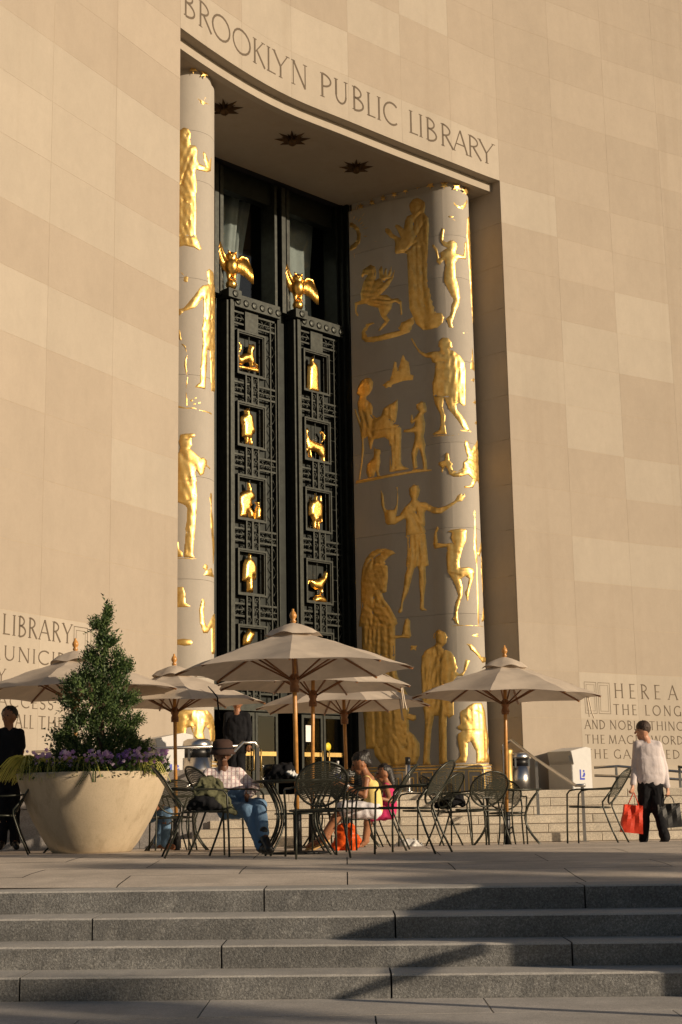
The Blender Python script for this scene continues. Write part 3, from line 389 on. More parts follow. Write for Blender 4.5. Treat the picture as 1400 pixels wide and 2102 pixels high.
STATUETTES=[
('cat_statuette','gilded statuette of a cat with its tail raised',[(1.06,11.96),(1.13,11.98),(1.22,11.88),(1.22,11.77),(1.15,11.65),(1.15,11.58),(1.29,11.68),(1.43,11.73),(1.47,11.9),(1.47,11.98),(1.54,11.97),(1.64,12.01),(1.67,11.93),(1.66,11.83),(1.6,11.77),(1.66,11.61),(1.66,11.54),(1.81,11.46),(1.77,11.41),(1.61,11.46),(1.61,11.37),(1.53,11.36),(1.47,11.5),(1.36,11.46),(1.24,11.38),(1.13,11.39),(1.05,11.52),(1.08,11.67),(1.14,11.79),(1.12,11.9)]),
('shelf_left','shelf',[(1.05,11.35),(1.29,11.36),(1.82,11.41),(1.81,11.29),(1.05,11.28)]),
('woman_statuette','gilded statuette of a woman in a long dress',[(3.67,12.11),(3.73,12.07),(3.71,11.99),(3.82,11.94),(3.88,11.82),(3.89,11.57),(3.88,11.53),(3.9,11.14),(3.46,11.12),(3.48,11.54),(3.5,11.81),(3.59,11.91),(3.61,12.02)]),
('cloaked_man_statuette','gilded statuette of a man in a cloak',[(1.42,10.3),(1.49,10.3),(1.5,10.19),(1.59,10.14),(1.62,9.91),(1.67,9.76),(1.64,9.67),(1.59,9.67),(1.57,9.57),(1.54,9.54),(1.59,9.35),(1.48,9.34),(1.45,9.53),(1.41,9.34),(1.35,9.35),(1.32,9.52),(1.23,9.54),(1.23,9.84),(1.18,9.94),(1.21,10.05),(1.33,10.14),(1.3,10.23)]),
('dog_statuette','gilded statuette of a dog looking up',[(3.36,10.15),(3.42,10.12),(3.47,10.16),(3.51,10.06),(3.46,9.98),(3.56,9.86),(3.8,9.81),(4.01,9.81),(4.09,9.68),(4.07,9.45),(4.06,9.3),(3.94,9.3),(3.95,9.43),(3.8,9.55),(3.65,9.57),(3.58,9.54),(3.61,9.34),(3.52,9.31),(3.46,9.54),(3.4,9.49),(3.4,9.31),(3.31,9.31),(3.37,9.59),(3.31,9.77),(3.36,9.96)]),
('dog_tail','tail',[(3.91,10.15),(4.01,10.15),(4.09,10.05),(4.07,9.91),(3.98,9.86),(4.02,9.98),(3.99,10.07),(3.89,10.09)]),
('hare_statuette','gilded statuette of a seated hare',[(1.39,8.41),(1.45,8.43),(1.52,8.31),(1.55,8.22),(1.63,8.16),(1.66,8.04),(1.54,7.96),(1.56,7.86),(1.5,7.8),(1.59,7.69),(1.61,7.5),(1.45,7.51),(1.4,7.66),(1.34,7.48),(1.09,7.5),(1.11,7.73),(1.07,7.86),(1.09,8.04),(1.23,8.16),(1.41,8.22)]),
('small_figure_statuette','small gilded figure beside the hare',[(1.63,7.94),(1.7,7.98),(1.82,7.98),(1.82,7.93),(1.79,7.87),(1.86,7.79),(1.83,7.51),(1.63,7.5),(1.65,7.76),(1.7,7.88)]),
('rifleman_statuette','gilded statuette of a man holding a long staff',[(3.7,8.44),(3.79,8.41),(3.78,8.32),(3.88,8.28),(3.89,8.44),(3.92,8.45),(3.93,8.25),(3.97,8.15),(3.94,7.7),(3.87,7.69),(3.86,7.8),(3.83,7.76),(3.85,7.49),(3.78,7.47),(3.72,7.69),(3.7,7.49),(3.62,7.48),(3.61,7.72),(3.55,7.83),(3.47,7.86),(3.47,8.08),(3.53,8.21),(3.65,8.28)]),
('coated_man_statuette','gilded statuette of a man in an open coat',[(1.44,6.66),(1.51,6.64),(1.51,6.55),(1.62,6.48),(1.69,6.33),(1.67,6.02),(1.62,6.0),(1.58,6.1),(1.57,5.69),(1.37,5.69),(1.37,5.98),(1.3,5.94),(1.22,5.96),(1.24,6.2),(1.26,6.37),(1.33,6.5),(1.4,6.54)]),
('hen_statuette','gilded statuette of a bird',[(3.39,6.22),(3.54,6.22),(3.76,6.24),(3.93,6.33),(4.01,6.47),(4.09,6.48),(4.11,6.35),(4.07,6.24),(3.95,6.07),(3.92,5.99),(3.92,5.87),(3.82,5.86),(3.83,5.97),(3.68,5.97),(3.54,6.01),(3.47,6.11),(3.38,6.01),(3.33,6.06),(3.34,6.17)]),
('half_disc','half disc',[(3.58,5.62),(3.59,5.73),(3.68,5.83),(3.8,5.86),(3.95,5.83),(4.05,5.75),(4.07,5.64)]),
('bundle_statuette','gilded rounded statuette half hidden by the umbrella',[(1.39,4.78),(1.45,4.82),(1.5,4.77),(1.63,4.75),(1.61,4.64),(1.52,4.5),(1.43,4.4),(1.25,4.39),(1.23,4.52),(1.28,4.65)]),
]
LINES={0:[[(2.15,15.83),(2.0,15.69),(1.93,15.45),(2.09,15.08)],[(2.33,15.61),(2.14,15.41),(1.82,14.91)],[(1.97,14.92),(2.0,14.07),(2.0,13.24)],[(2.12,14.89),(2.15,14.05),(2.18,13.25)],[(2.03,15.06),(1.67,14.83)],[(1.94,15.56),(1.91,15.78)],[(2.29,14.96),(2.31,14.37),(2.31,13.79),(2.5,13.03)],[(2.12,16.15),(2.18,16.03),(2.12,15.93)]],5:[[(2.59,11.95),(2.68,11.84),(2.78,11.93)],[(2.87,11.97),(2.87,11.44),(2.86,10.77)],[(2.42,11.24),(2.86,11.16)],[(2.48,11.16),(2.47,10.81)],[(2.57,11.15),(2.57,10.8)],[(2.65,11.14),(2.65,10.75)],[(2.74,11.13),(2.74,10.74)],[(2.81,11.12),(2.81,10.74)],[(3.02,11.86),(3.06,11.44),(3.01,10.6)],[(3.14,11.73),(3.17,11.45),(3.12,10.53)],[(2.55,11.71),(2.74,11.66)],[(2.52,11.5),(2.77,11.46)],[(2.66,11.91),(2.64,11.24)],[(2.39,10.82),(2.86,10.72)]],8:[[(0.65,10.16),(1.39,10.13)],[(1.13,10.12),(1.16,9.0)],[(0.62,10.58),(0.63,10.17)],[(0.95,10.49),(1.25,10.28)],[(1.11,10.73),(1.14,10.3)],[(0.47,10.94),(0.5,10.65),(0.7,10.37)],[(0.26,10.8),(0.45,10.3),(0.61,9.99)],[(1.35,10.09),(1.33,9.12)],[(1.24,9.9),(1.23,9.06)]],13:[[(1.55,8.0),(1.76,7.64),(1.89,7.36)],[(1.66,8.06),(1.9,7.63),(2.02,7.41)],[(1.49,7.26),(2.04,7.29)],[(1.6,7.25),(1.56,6.51)],[(1.71,7.25),(1.7,6.46)],[(1.84,7.26),(1.83,6.47)],[(1.96,7.26),(1.99,6.47)],[(1.83,8.08),(1.8,7.84)],[(0.99,8.48),(1.0,8.03)],[(1.07,8.47),(1.08,8.02)],[(1.14,8.46),(1.14,8.01)]],14:[[(0.52,6.54),(0.57,6.81),(0.89,6.91)],[(0.51,6.68),(0.98,6.56)],[(0.52,6.33),(0.75,6.28),(0.95,6.27)],[(0.57,6.12),(0.74,5.9)],[(0.5,5.86),(0.58,5.65),(0.85,5.49)],[(0.34,5.6),(0.72,5.1)],[(0.74,5.67),(1.11,5.13)],[(0.54,5.79),(0.44,4.78),(0.44,3.45)],[(0.72,5.1),(0.7,4.1),(0.72,2.12)],[(0.92,5.01),(0.93,4.08),(1.03,2.11)],[(0.6,5.11),(0.5,4.11),(0.49,2.13)],[(0.37,5.19),(0.31,4.59)],[(0.28,6.63),(0.89,6.98)],[(0.23,6.16),(0.28,6.49),(0.49,6.81)],[(0.18,5.48),(0.25,5.98)],[(1.1,4.67),(1.06,4.1)],[(0.33,4.32),(1.09,4.27)]],19:[[(2.2,4.39),(2.33,4.04),(2.48,4.35)],[(2.34,4.3),(2.36,4.06),(2.3,4.06)],[(2.09,4.21),(2.03,2.84)],[(2.33,4.01),(2.28,2.71)],[(2.58,4.24),(2.63,3.82),(2.53,2.81)],[(1.89,4.04),(1.91,3.08)],[(2.21,4.75),(2.23,4.53),(2.38,4.43)],[(2.41,3.53),(2.49,2.76)]],60:[[(3.75,14.72),(3.87,14.39),(3.96,14.07)],[(3.66,14.63),(3.81,14.23),(3.93,13.81)],[(3.9,13.52),(3.61,13.6)],[(3.87,13.49),(3.84,12.69)],[(3.78,13.49),(3.76,12.66)],[(3.69,13.5),(3.67,12.67)],[(3.93,12.66),(3.6,12.65)],[(3.82,15.01),(3.85,14.84)]],73:[[(3.9,7.86),(3.79,7.68),(3.61,7.57)],[(3.91,7.27),(3.59,7.31)],[(3.81,6.83),(3.56,6.99)],[(3.78,6.68),(3.75,5.72)],[(3.67,8.17),(3.9,8.16)]],66:[[(3.4,10.83),(2.83,10.95)],[(3.42,10.58),(2.83,10.57)],[(3.29,11.52),(3.34,10.85)],[(3.16,11.53),(3.16,10.21)],[(3.13,10.16),(3.08,9.31)]],15:[[(2.62,6.78),(2.91,6.7)],[(2.79,6.97),(2.77,6.27)],[(2.66,6.21),(2.94,6.13)]],2:[[(0.81,14.59),(0.76,14.23),(0.54,13.62)],[(0.88,14.28),(1.27,13.98)],[(0.92,14.12),(1.31,14.2)],[(0.88,13.99),(1.24,14.25)],[(0.66,13.74),(1.22,13.59)]],12:[[(3.29,9.15),(3.82,9.07)],[(3.24,8.97),(3.82,8.73)],[(3.45,9.27),(3.82,9.56)],[(2.85,8.74),(3.16,8.83)]],21:[[(3.07,2.87),(3.09,2.33)],[(3.32,2.94),(3.33,2.33)],[(2.85,2.33),(3.49,2.3)],[(3.49,2.27),(3.48,1.67)],[(2.93,2.67),(3.03,2.5)],[(3.22,2.8),(3.46,2.67)]],22:[[(0.59,2.03),(0.68,1.8),(0.94,1.59)],[(0.81,2.31),(0.8,1.85),(0.97,1.61)],[(0.99,2.15),(1.13,1.96),(1.12,1.68)],[(1.47,2.26),(1.52,2.03),(1.45,1.57)]],81:[[(3.85,2.51),(3.62,2.26),(3.59,2.04)],[(3.59,2.51),(3.28,2.22)],[(3.36,2.52),(2.96,2.12)],[(3.93,2.35),(3.68,2.29)]]}
def wmat(p):
    m_ = p.matrix_basis.copy()
    return wmat(p.parent) @ p.matrix_parent_inverse @ m_ if p.parent else m_
def wparent(o, p):
    o.parent = p; o.matrix_parent_inverse = wmat(p).inverted(); return o
# ------------------------------------------------------------------ setting: ground
bm = NB(); s_ = 400
v = [bm.verts.new(q) for q in ((-s_, -s_, LOW - .03), (s_, -s_, LOW - .03), (s_, s_, LOW - .03), (-s_, s_, LOW - .03))]; bm.faces.new(v)
tag(obj('ground', bm, M['asphalt']), kind='structure')
# front steps
E0 = [(11.03, -.10), (10.55, -.10), (10.12, -.09), (9.72, -.07)]
ZS = [0.0, -.165, -.32, -.47, LOW]
def ey(k, x): return E0[k][0] + E0[k][1] * x
steps = empty('front_steps', (0, 9.7, LOW)); tag(steps, kind='structure')
joints = [[-4.6, -2.75, -.62 + .0, 1.72, 3.9, 6.3], [-4.9, -1.83, .33, 2.75, 5.4], [-3.4, -.86, 1.48, 3.7, 6.2], [-4.2, -2.15, .27, 2.9, 5.2]]
for k in range(4):
    xs = [-8.0] + joints[k] + [9.0]
    for a, b_ in zip(xs, xs[1:]):
        bm = NB(); g = .006; dy = rnd.uniform(-.004, .004)
        back = (lambda x: ey(k - 1, x) + .01) if k else (lambda x: ey(0, x) + .42)
        n_ = max(2, int((b_ - a) / .09)); rows = []
        # front face slightly rough: a row of vertices along the nosing
        for i in range(n_ + 1):
            x = a + g + (b_ - a - 2 * g) * i / n_; j = [rnd.uniform(-.004, .004) for _ in range(3)]
            yf = ey(k, x) + dy
            rows.append([bm.verts.new((x, back(x), ZS[k + 1] - .08)), bm.verts.new((x, yf + j[0], ZS[k + 1] - .08)), bm.verts.new((x, yf + j[1], ZS[k + 1] + (ZS[k] - ZS[k + 1]) * .5)),
                         bm.verts.new((x, yf + j[2], ZS[k] - .012)), bm.verts.new((x, yf + .012, ZS[k] + rnd.uniform(-.0015, .0015))), bm.verts.new((x, back(x), ZS[k]))])
        for A, B in zip(rows, rows[1:]):
            for q in range(6): bm.faces.new((A[q], A[(q + 1) % 6], B[(q + 1) % 6], B[q])).material_index = 1 if q in (3, 4) else 0
        bm.faces.new(rows[0]); bm.faces.new(rows[-1][::-1])
        wparent(obj('granite_block', bm, [M['granite_dark'], M['granite_tread']]), steps)
# lower pavement slabs
low = empty('lower_pavement', (0, 9, LOW)); tag(low, kind='structure')
yy = [5.6, 6.9, 8.2, 8.98]
for r_ in range(4):
    y0 = yy[r_]; x = -6.5 + .7 * r_
    while x < 6:
        w = 1.75; bm = NB(); g = .005; z1 = LOW + rnd.uniform(-.001, .001)
        if r_ == 3: q = [(x + g, y0 + g), (x + w - g, y0 + g), (x + w - g, ey(3, x + w) - .004), (x + g, ey(3, x) - .004)]
        else: q = [(x + g, y0 + g), (x + w - g, y0 + g), (x + w - g, yy[r_ + 1] - g), (x + g, yy[r_ + 1] - g)]
        hexa(bm, q, LOW - .025, z1); wparent(obj('paving_slab', bm, M['paving_low']), low); x += w
# plaza: bed sheet plus slabs
plaza = empty('plaza', (0, 15, 0)); tag(plaza, kind='structure')
bm = NB(); ys = [11.3 + i * .35 for i in range(60)]; prev = None
for y in ys:
    row = [bm.verts.new((x, y, ground_z(y) - .012)) for x in (-60, 60)]
    if prev: bm.faces.new((prev[0], prev[1], row[1], row[0]))
    prev = row
wparent(obj('paving_bed', bm, M['joint']), plaza)
bm = NB(); prev = None    # wide plain paving either side of the slabs in view
for y in ys:
    row = [bm.verts.new((x, y, ground_z(y) - .004)) for x in (-60, -9)] + [bm.verts.new((x, y, ground_z(y) - .004)) for x in (9, 60)]
    if prev: bm.faces.new((prev[0], prev[1], row[1], row[0])); bm.faces.new((prev[2], prev[3], row[3], row[2]))
    prev = row
wparent(obj('outer_paving', bm, M['paving_terrace']), plaza)
y = 11.44; r_ = 0
while y < 22.6:
    h = .95; x = -9 + (.9 if r_ % 2 else 0)
    while x < 9:
        w = min(1.8, 9 - x); g = .005; bm = NB(); y1 = min(y + h, 22.82)
        dz = rnd.uniform(-.0012, .0012)
        n_ = 3; rows = []
        for i in range(n_ + 1):
            yq = y + g + (y1 - y - 2 * g) * i / n_
            if r_ == 0 and i == 0: rows.append([bm.verts.new((xx, ey(0, xx) + .425, 0)) for xx in (x + g, x + w - g)])
            else: rows.append([bm.verts.new((xx, yq, ground_z(yq) + dz)) for xx in (x + g, x + w - g)])
        for A, B in zip(rows, rows[1:]): bm.faces.new((A[0], A[1], B[1], B[0]))
        wparent(obj('paving_slab', bm, M['paving']), plaza); x += w
    y += h; r_ += 1
# terrace steps (six risers of light granite) and terrace floor
tsteps = empty('terrace_steps', (5, 22.8, 0)); tag(tsteps, kind='structure')
TY, TT, RH = 22.8, .36, TER / 6
lefts = [-2.55, -2.35, -2.17, -2.0, -2.0, -2.0]
for k in range(6):
    x = lefts[k]; first = True
    while x < 16:
        w = 1.5 + rnd.uniform(-.35, .5); w = w * (.6 if first and k % 2 else 1); g = .004; x1 = min(x + w, 16.5); bm = NB(); first = False
        dy = rnd.uniform(-.003, .003)
        box(bm, x + g, x1 - g, TY + k * TT + dy, TY + (k + 1) * TT + .03, max(k * RH - .1, -.05), (k + 1) * RH - .002, .006)
        wparent(obj('granite_block', bm, M['granite_light']), tsteps); x = x1
for k in range(6):   # dark strip drawing joint and shade line along the foot of every riser
    bm = NB(); box(bm, lefts[k], 16.4, TY + k * TT - .004, TY + k * TT + .01, k * RH - .001, k * RH + .011); wparent(obj('joint_shade_strip', bm, M['joint_shade']), tsteps)
bm = NB(); hexa(bm, [(-14, 24.1), (-2.02, 24.1), (-2.02, TY + 5 * TT + .06), (20, TY + 5 * TT + .06), (20, 46), (-2, 46), (-14, 30)], .3, TER - .004)
tag(obj('terrace', bm, M['paving_terrace']), kind='structure')
# cheek wall left of the terrace steps
cheek = empty('retaining_wall', (-5, 23.6, 0)); tag(cheek, 'pinkish granite retaining wall behind the big planter, left of the terrace steps', 'wall')
xs = [-14, -11.6, -9.2, -6.9, -4.7, -3.3, -2.02]
for a, b_ in zip(xs, xs[1:]):
    for z0, z1 in ((-.05, .62), (.62, 1.21)):
        bm = NB(); g = .004; box(bm, a + g, b_ - g, 23.58, 24.05, z0 + g, z1 - g, .006); wparent(obj('granite_block', bm, M['granite_wall']), cheek)
# ------------------------------------------------------------------ the library building
lib = empty('library_building', (1, 34, TER)); tag(lib, 'tall concave limestone library front with a gilded portal and bronze screen', 'building')
W = [(-7.75, 18.7), (-7.0, 20.6), (-6.1, 22.5), (-5.13, 24.4), (-4.24, 26.1), (-3.22, 28.02), (-2.05, 29.86), (-0.98, 31.2), (.36, 32.44), (1.70, 33.67), (3.02, 34.83), (4.37, 36.0), (6.0, 37.1), (7.7, 38.25), (9.43, 39.32), (11.2, 40.35), (13.0, 41.3)]
Wc = [0]
for a, b_ in zip(W, W[1:]): Wc.append(Wc[-1] + hypot(b_[0] - a[0], b_[1] - a[1]))
def crom(i, t):
    p0, p1, p2, p3 = W[max(0, i - 1)], W[i], W[i + 1], W[min(len(W) - 1, i + 2)]
    return tuple(.5 * (2 * p1[q] + (p2[q] - p0[q]) * t + (2 * p0[q] - 5 * p1[q] + 4 * p2[q] - p3[q]) * t * t + (3 * p1[q] - p0[q] - 3 * p2[q] + p3[q]) * t ** 3) for q in (0, 1))
def wall_pt(i, t, inset=0.0):
    x, y = crom(i, t); a = crom(i, max(0, t - .02)); b_ = crom(i, min(1, t + .02)); dx, dy = b_[0] - a[0], b_[1] - a[1]; L = hypot(dx, dy)
    if t <= .001 and i > 0: c_ = crom(i - 1, .98); dx, dy = b_[0] - c_[0], b_[1] - c_[1]; L = hypot(dx, dy)
    if t >= .999 and i < len(W) - 2: c_ = crom(i + 1, .02); dx, dy = c_[0] - a[0], c_[1] - a[1]; L = hypot(dx, dy)
    return (x - dy / L * inset, y + dx / L * inset)
def onwall(t, z, off=0.0):
    i = 0
    while i < len(W) - 2 and t > Wc[i + 1]: i += 1
    x, y = wall_pt(i, (t - Wc[i]) / (Wc[i + 1] - Wc[i]), -off); return (x, y, z)
def zb(k): return 16.805 - 1.178 * k
PALE = {(s, k) for s in range(4) for k in (2, 3, 4, 6)} | {(4, 2), (4, 4), (4, 6), (4, 8)} | {(s, k) for s in range(4) for k in (11, 12)} | {(s, -1) for s in range(5, 11)} | {(6, -2), (8, -3), (11, 0), (11, 4), (12, 3), (12, 4), (12, 5), (13, 2), (13, 3), (13, 6), (12, 8), (13, 8), (14, 8), (9, -4), (7, -2), (12, 11), (13, 11), (14, 11), (15, 11), (12, 12), (13, 12), (14, 12), (15, 12), (12, 13), (13, 13), (14, 13)}
for i in range(16):
    portal = 5 <= i <= 10; segL = Wc[i + 1] - Wc[i]; e_ = .002 / segL; ts = [e_, .25, .5, .75, 1 - e_]
    for k in range(-7, 14):
        if portal and k >= 0: continue
        z1 = zb(k); z0 = zb(k + 1) if k < 13 else TER
        g = .002; th = .27 if portal else .3
        p = -rnd.uniform(0, .0012) - (.03 if k == 13 else 0)
        fr_ = [wall_pt(i, t, p) for t in ts]; bk = [wall_pt(i, t, th) for t in ts]
        bm = NB(); hexa(bm, fr_ + bk[::-1], z0 + g, z1 - g)
        wparent(obj('stone_block', bm, M['lime_pale'] if (i, k) in PALE else M['lime']), lib)
# mortar backing just behind the faces
bm = NB()
for i in range(16):
    ts = [0, .25, .5, .75, 1]; hexa(bm, [wall_pt(i, t, .0018) for t in ts] + [wall_pt(i, t, .22) for t in ts[::-1]], 16.82 if 5 <= i <= 10 else TER, 25.0)
wparent(obj('mortar_bed', bm, M['mortar']), lib)
# portal jambs beside the pillars
for side in (1, -1):
    for k in range(0, 14):
        z1 = zb(k); z0 = zb(k + 1) if k < 13 else TER; g = .004
        if k == 0: z1 = 16.83
        if k == 13: z1 = zb(13)
        for (na, nb) in ((-.2, 1.55), (1.55, 3.325 if side > 0 else 3.585)):
            u0, u1 = (7.04, 7.4) if side > 0 else (-4.32, -3.96)
            bm = NB(); hexa(bm, [un(u0, na + g), un(u1, na + g), un(u1, nb - g), un(u0, nb - g)], z0 + g, z1 - g)
            wparent(obj('stone_block', bm, M['lime']), lib)
    bm = NB(); u0, u1 = (7.047, 7.38) if side > 0 else (-4.30, -3.967); hexa(bm, [un(u0, -.2), un(u1, -.2), un(u1, 3.07 if side > 0 else 3.33), un(u0, 3.07 if side > 0 else 3.33)], TER, 16.55)
    wparent(obj('mortar_bed', bm, M['mortar']), lib)
# fascia and ceiling
fc = [wall_pt(i, t / 4, .26) for i in range(5, 11) for t in range(4)] + [wall_pt(10, 1, .26)]
fc[0] = un(-3.955, 3.33); fc[-1] = un(7.035, 3.07)
for q in range(0, 24, 4):
    part_ = fc[q:q + 5]; back_ = [(x - .12, y + .16) for x, y in part_]
    bm = NB(); hexa(bm, part_ + back_[::-1], 16.562, 16.87); wparent(obj('fascia_stone', bm, M['lime_pale']), lib)
bm = NB(); inn = [(x + .0, y + .12) for x, y in fc]; hexa(bm, [un(-4.2, -.3)] + inn + [un(7.3, -.3)], 16.575, 16.85)
ceil = wparent(obj('portal_ceiling', bm, M['lime']), lib)
for cx, cy in ((-2.55, 31.18), (-1.03, 32.84), (.54, 34.48)):
    bm = NB()
    for q in range(2):
        n_ = 8; vs_ = []; c0 = bm.verts.new((cx, cy, 16.42 + q * .04)) ; ang0 = q * PI / 8
        for i in range(2 * n_):
            r_ = (.45 if i % 2 == 0 else .13) * (1 - .35 * q); a = ang0 + PI * i / n_; vs_.append(bm.verts.new((cx + r_ * cos(a), cy + r_ * sin(a), 16.57)))
        for i in range(2 * n_): bm.faces.new((c0, vs_[i], vs_[(i + 1) % (2 * n_)]))
    ball(bm, (cx, cy, 16.50), .12)
    wparent(obj('ceiling_star', bm, M['star_bronze']), lib)
# roof slab and dark room behind the screen
bm = NB(); hexa(bm, [(x - .02, y + .02) for x, y in W] + [(16, 52), (-20, 40), (-14, 22)], 25.02, 25.4); wparent(obj('roof', bm, M['lime']), lib)
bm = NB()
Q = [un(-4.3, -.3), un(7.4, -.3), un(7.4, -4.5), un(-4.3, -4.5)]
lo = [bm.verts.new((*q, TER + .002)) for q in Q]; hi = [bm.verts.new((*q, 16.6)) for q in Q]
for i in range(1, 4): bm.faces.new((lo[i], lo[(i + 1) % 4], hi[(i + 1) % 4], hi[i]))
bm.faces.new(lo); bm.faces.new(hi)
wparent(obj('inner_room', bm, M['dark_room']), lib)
# ------------------------------------------------------------------ reliefs
def relief_bm(pts, T, place, mode='plain', grid=.07, w=.022, seed=0, lines=None):
    b2 = NB(); vs_ = []
    for p in pts:
        if vs_ and (Vector((p[0], p[1], 0)) - vs_[-1].co).length < .004: continue
        vs_.append(b2.verts.new((p[0], p[1], 0)))
    for tri in tessellate([[v_.co.copy() for v_ in vs_]]):
        try: b2.faces.new([vs_[i] for i in tri])
        except ValueError: pass
    P = [(v_.co.x, v_.co.y) for v_ in b2.verts]
    a0, a1 = min(p[0] for p in P), max(p[0] for p in P); z0, z1 = min(p[1] for p in P), max(p[1] for p in P)
    for ax, lo_, hi_ in ((0, a0, a1), (1, z0, z1)):
        t = lo_ + grid * .5
        while t < hi_:
            co = (t, 0, 0) if ax == 0 else (0, t, 0); no = (1, 0, 0) if ax == 0 else (0, 1, 0)
            bmesh.ops.bisect_plane(b2, geom=b2.verts[:] + b2.edges[:] + b2.faces[:], plane_co=co, plane_no=no); t += grid
    V = np.array([(v_.co.x, v_.co.y) for v_ in b2.verts])
    def dist(A, B):
        e = B - A; L = np.maximum((e ** 2).sum(1), 1e-9); w_ = V[:, None, :] - A[None]; t = np.clip((w_ * e[None]).sum(2) / L[None], 0, 1)
        return np.sqrt(((w_ - e[None] * t[:, :, None]) ** 2).sum(2)).min(1)
    A = np.array(P); D_ = dist(A, np.roll(A, -1, 0)); H_ = np.where(D_ < 1e-4, -.004, T * .42 * (1 - np.exp(-(D_ / w) ** 1.5)))
    H_ -= .010 * np.exp(-((D_ - .055) / .016) ** 2)          # a fine incised line just inside the edge
    if mode == 'robe': H_ += np.minimum(D_, .10) * .055 * np.sin(V[:, 0] * (26 + 7 * np.sin(V[:, 1] * .9 + seed)) + 2.2 * np.sin(V[:, 0] * 9 + seed) + 1.2 * np.sin(V[:, 1] * 2.3))
    elif mode == 'feather': H_ += .007 * np.sin(V[:, 0] * 34 + V[:, 1] * 30) * np.sin(V[:, 1] * 9 - V[:, 0] * 22) * (D_ > .03)
    elif mode == 'body': H_ += np.minimum(D_, .12) * .06
    if lines:
        for ln in lines:
            q = np.array(ln); H_ -= .020 * np.exp(-(dist(q[:-1], q[1:]) / .02) ** 2) * (D_ > .015)
    for v_, h in zip(b2.verts, H_): v_.co = Vector(place(v_.co.x, v_.co.y, float(h)))
    for f in b2.faces: f.smooth = True
    return b2
def pillar_map(prof):
    cm = [0]
    for a, b_ in zip(prof, prof[1:]): cm.append(cm[-1] + hypot(b_[0] - a[0], b_[1] - a[1]))
    nn = []
    cu_ = (max(p[0] for p in prof) + min(p[0] for p in prof)) / 2
    for i in range(len(prof)):
        a, b_ = prof[max(0, i - 1)], prof[min(len(prof) - 1, i + 1)]; L = hypot(b_[0] - a[0], b_[1] - a[1]); n_ = (-(b_[1] - a[1]) / L, (b_[0] - a[0]) / L)
        if n_[0] * (prof[i][0] - 6.05 if prof is PROFILE_RIGHT else prof[i][0] + 2.68) + n_[1] * (prof[i][1] - 1.2) < 0: n_ = (-n_[0], -n_[1])
        nn.append(n_)
    def place(s, z, h):
        i = 0
        while i < len(cm) - 2 and s > cm[i + 1]: i += 1
        t = (s - cm[i]) / (cm[i + 1] - cm[i]); t = max(0, min(1, t))
        u = prof[i][0] * (1 - t) + prof[i + 1][0] * t; n_ = prof[i][1] * (1 - t) + prof[i + 1][1] * t
        nu = nn[i][0] * (1 - t) + nn[i + 1][0] * t; nv = nn[i][1] * (1 - t) + nn[i + 1][1] * t
        return un(u + nu * h, n_ + nv * h, z)
    return place, cm[-1]
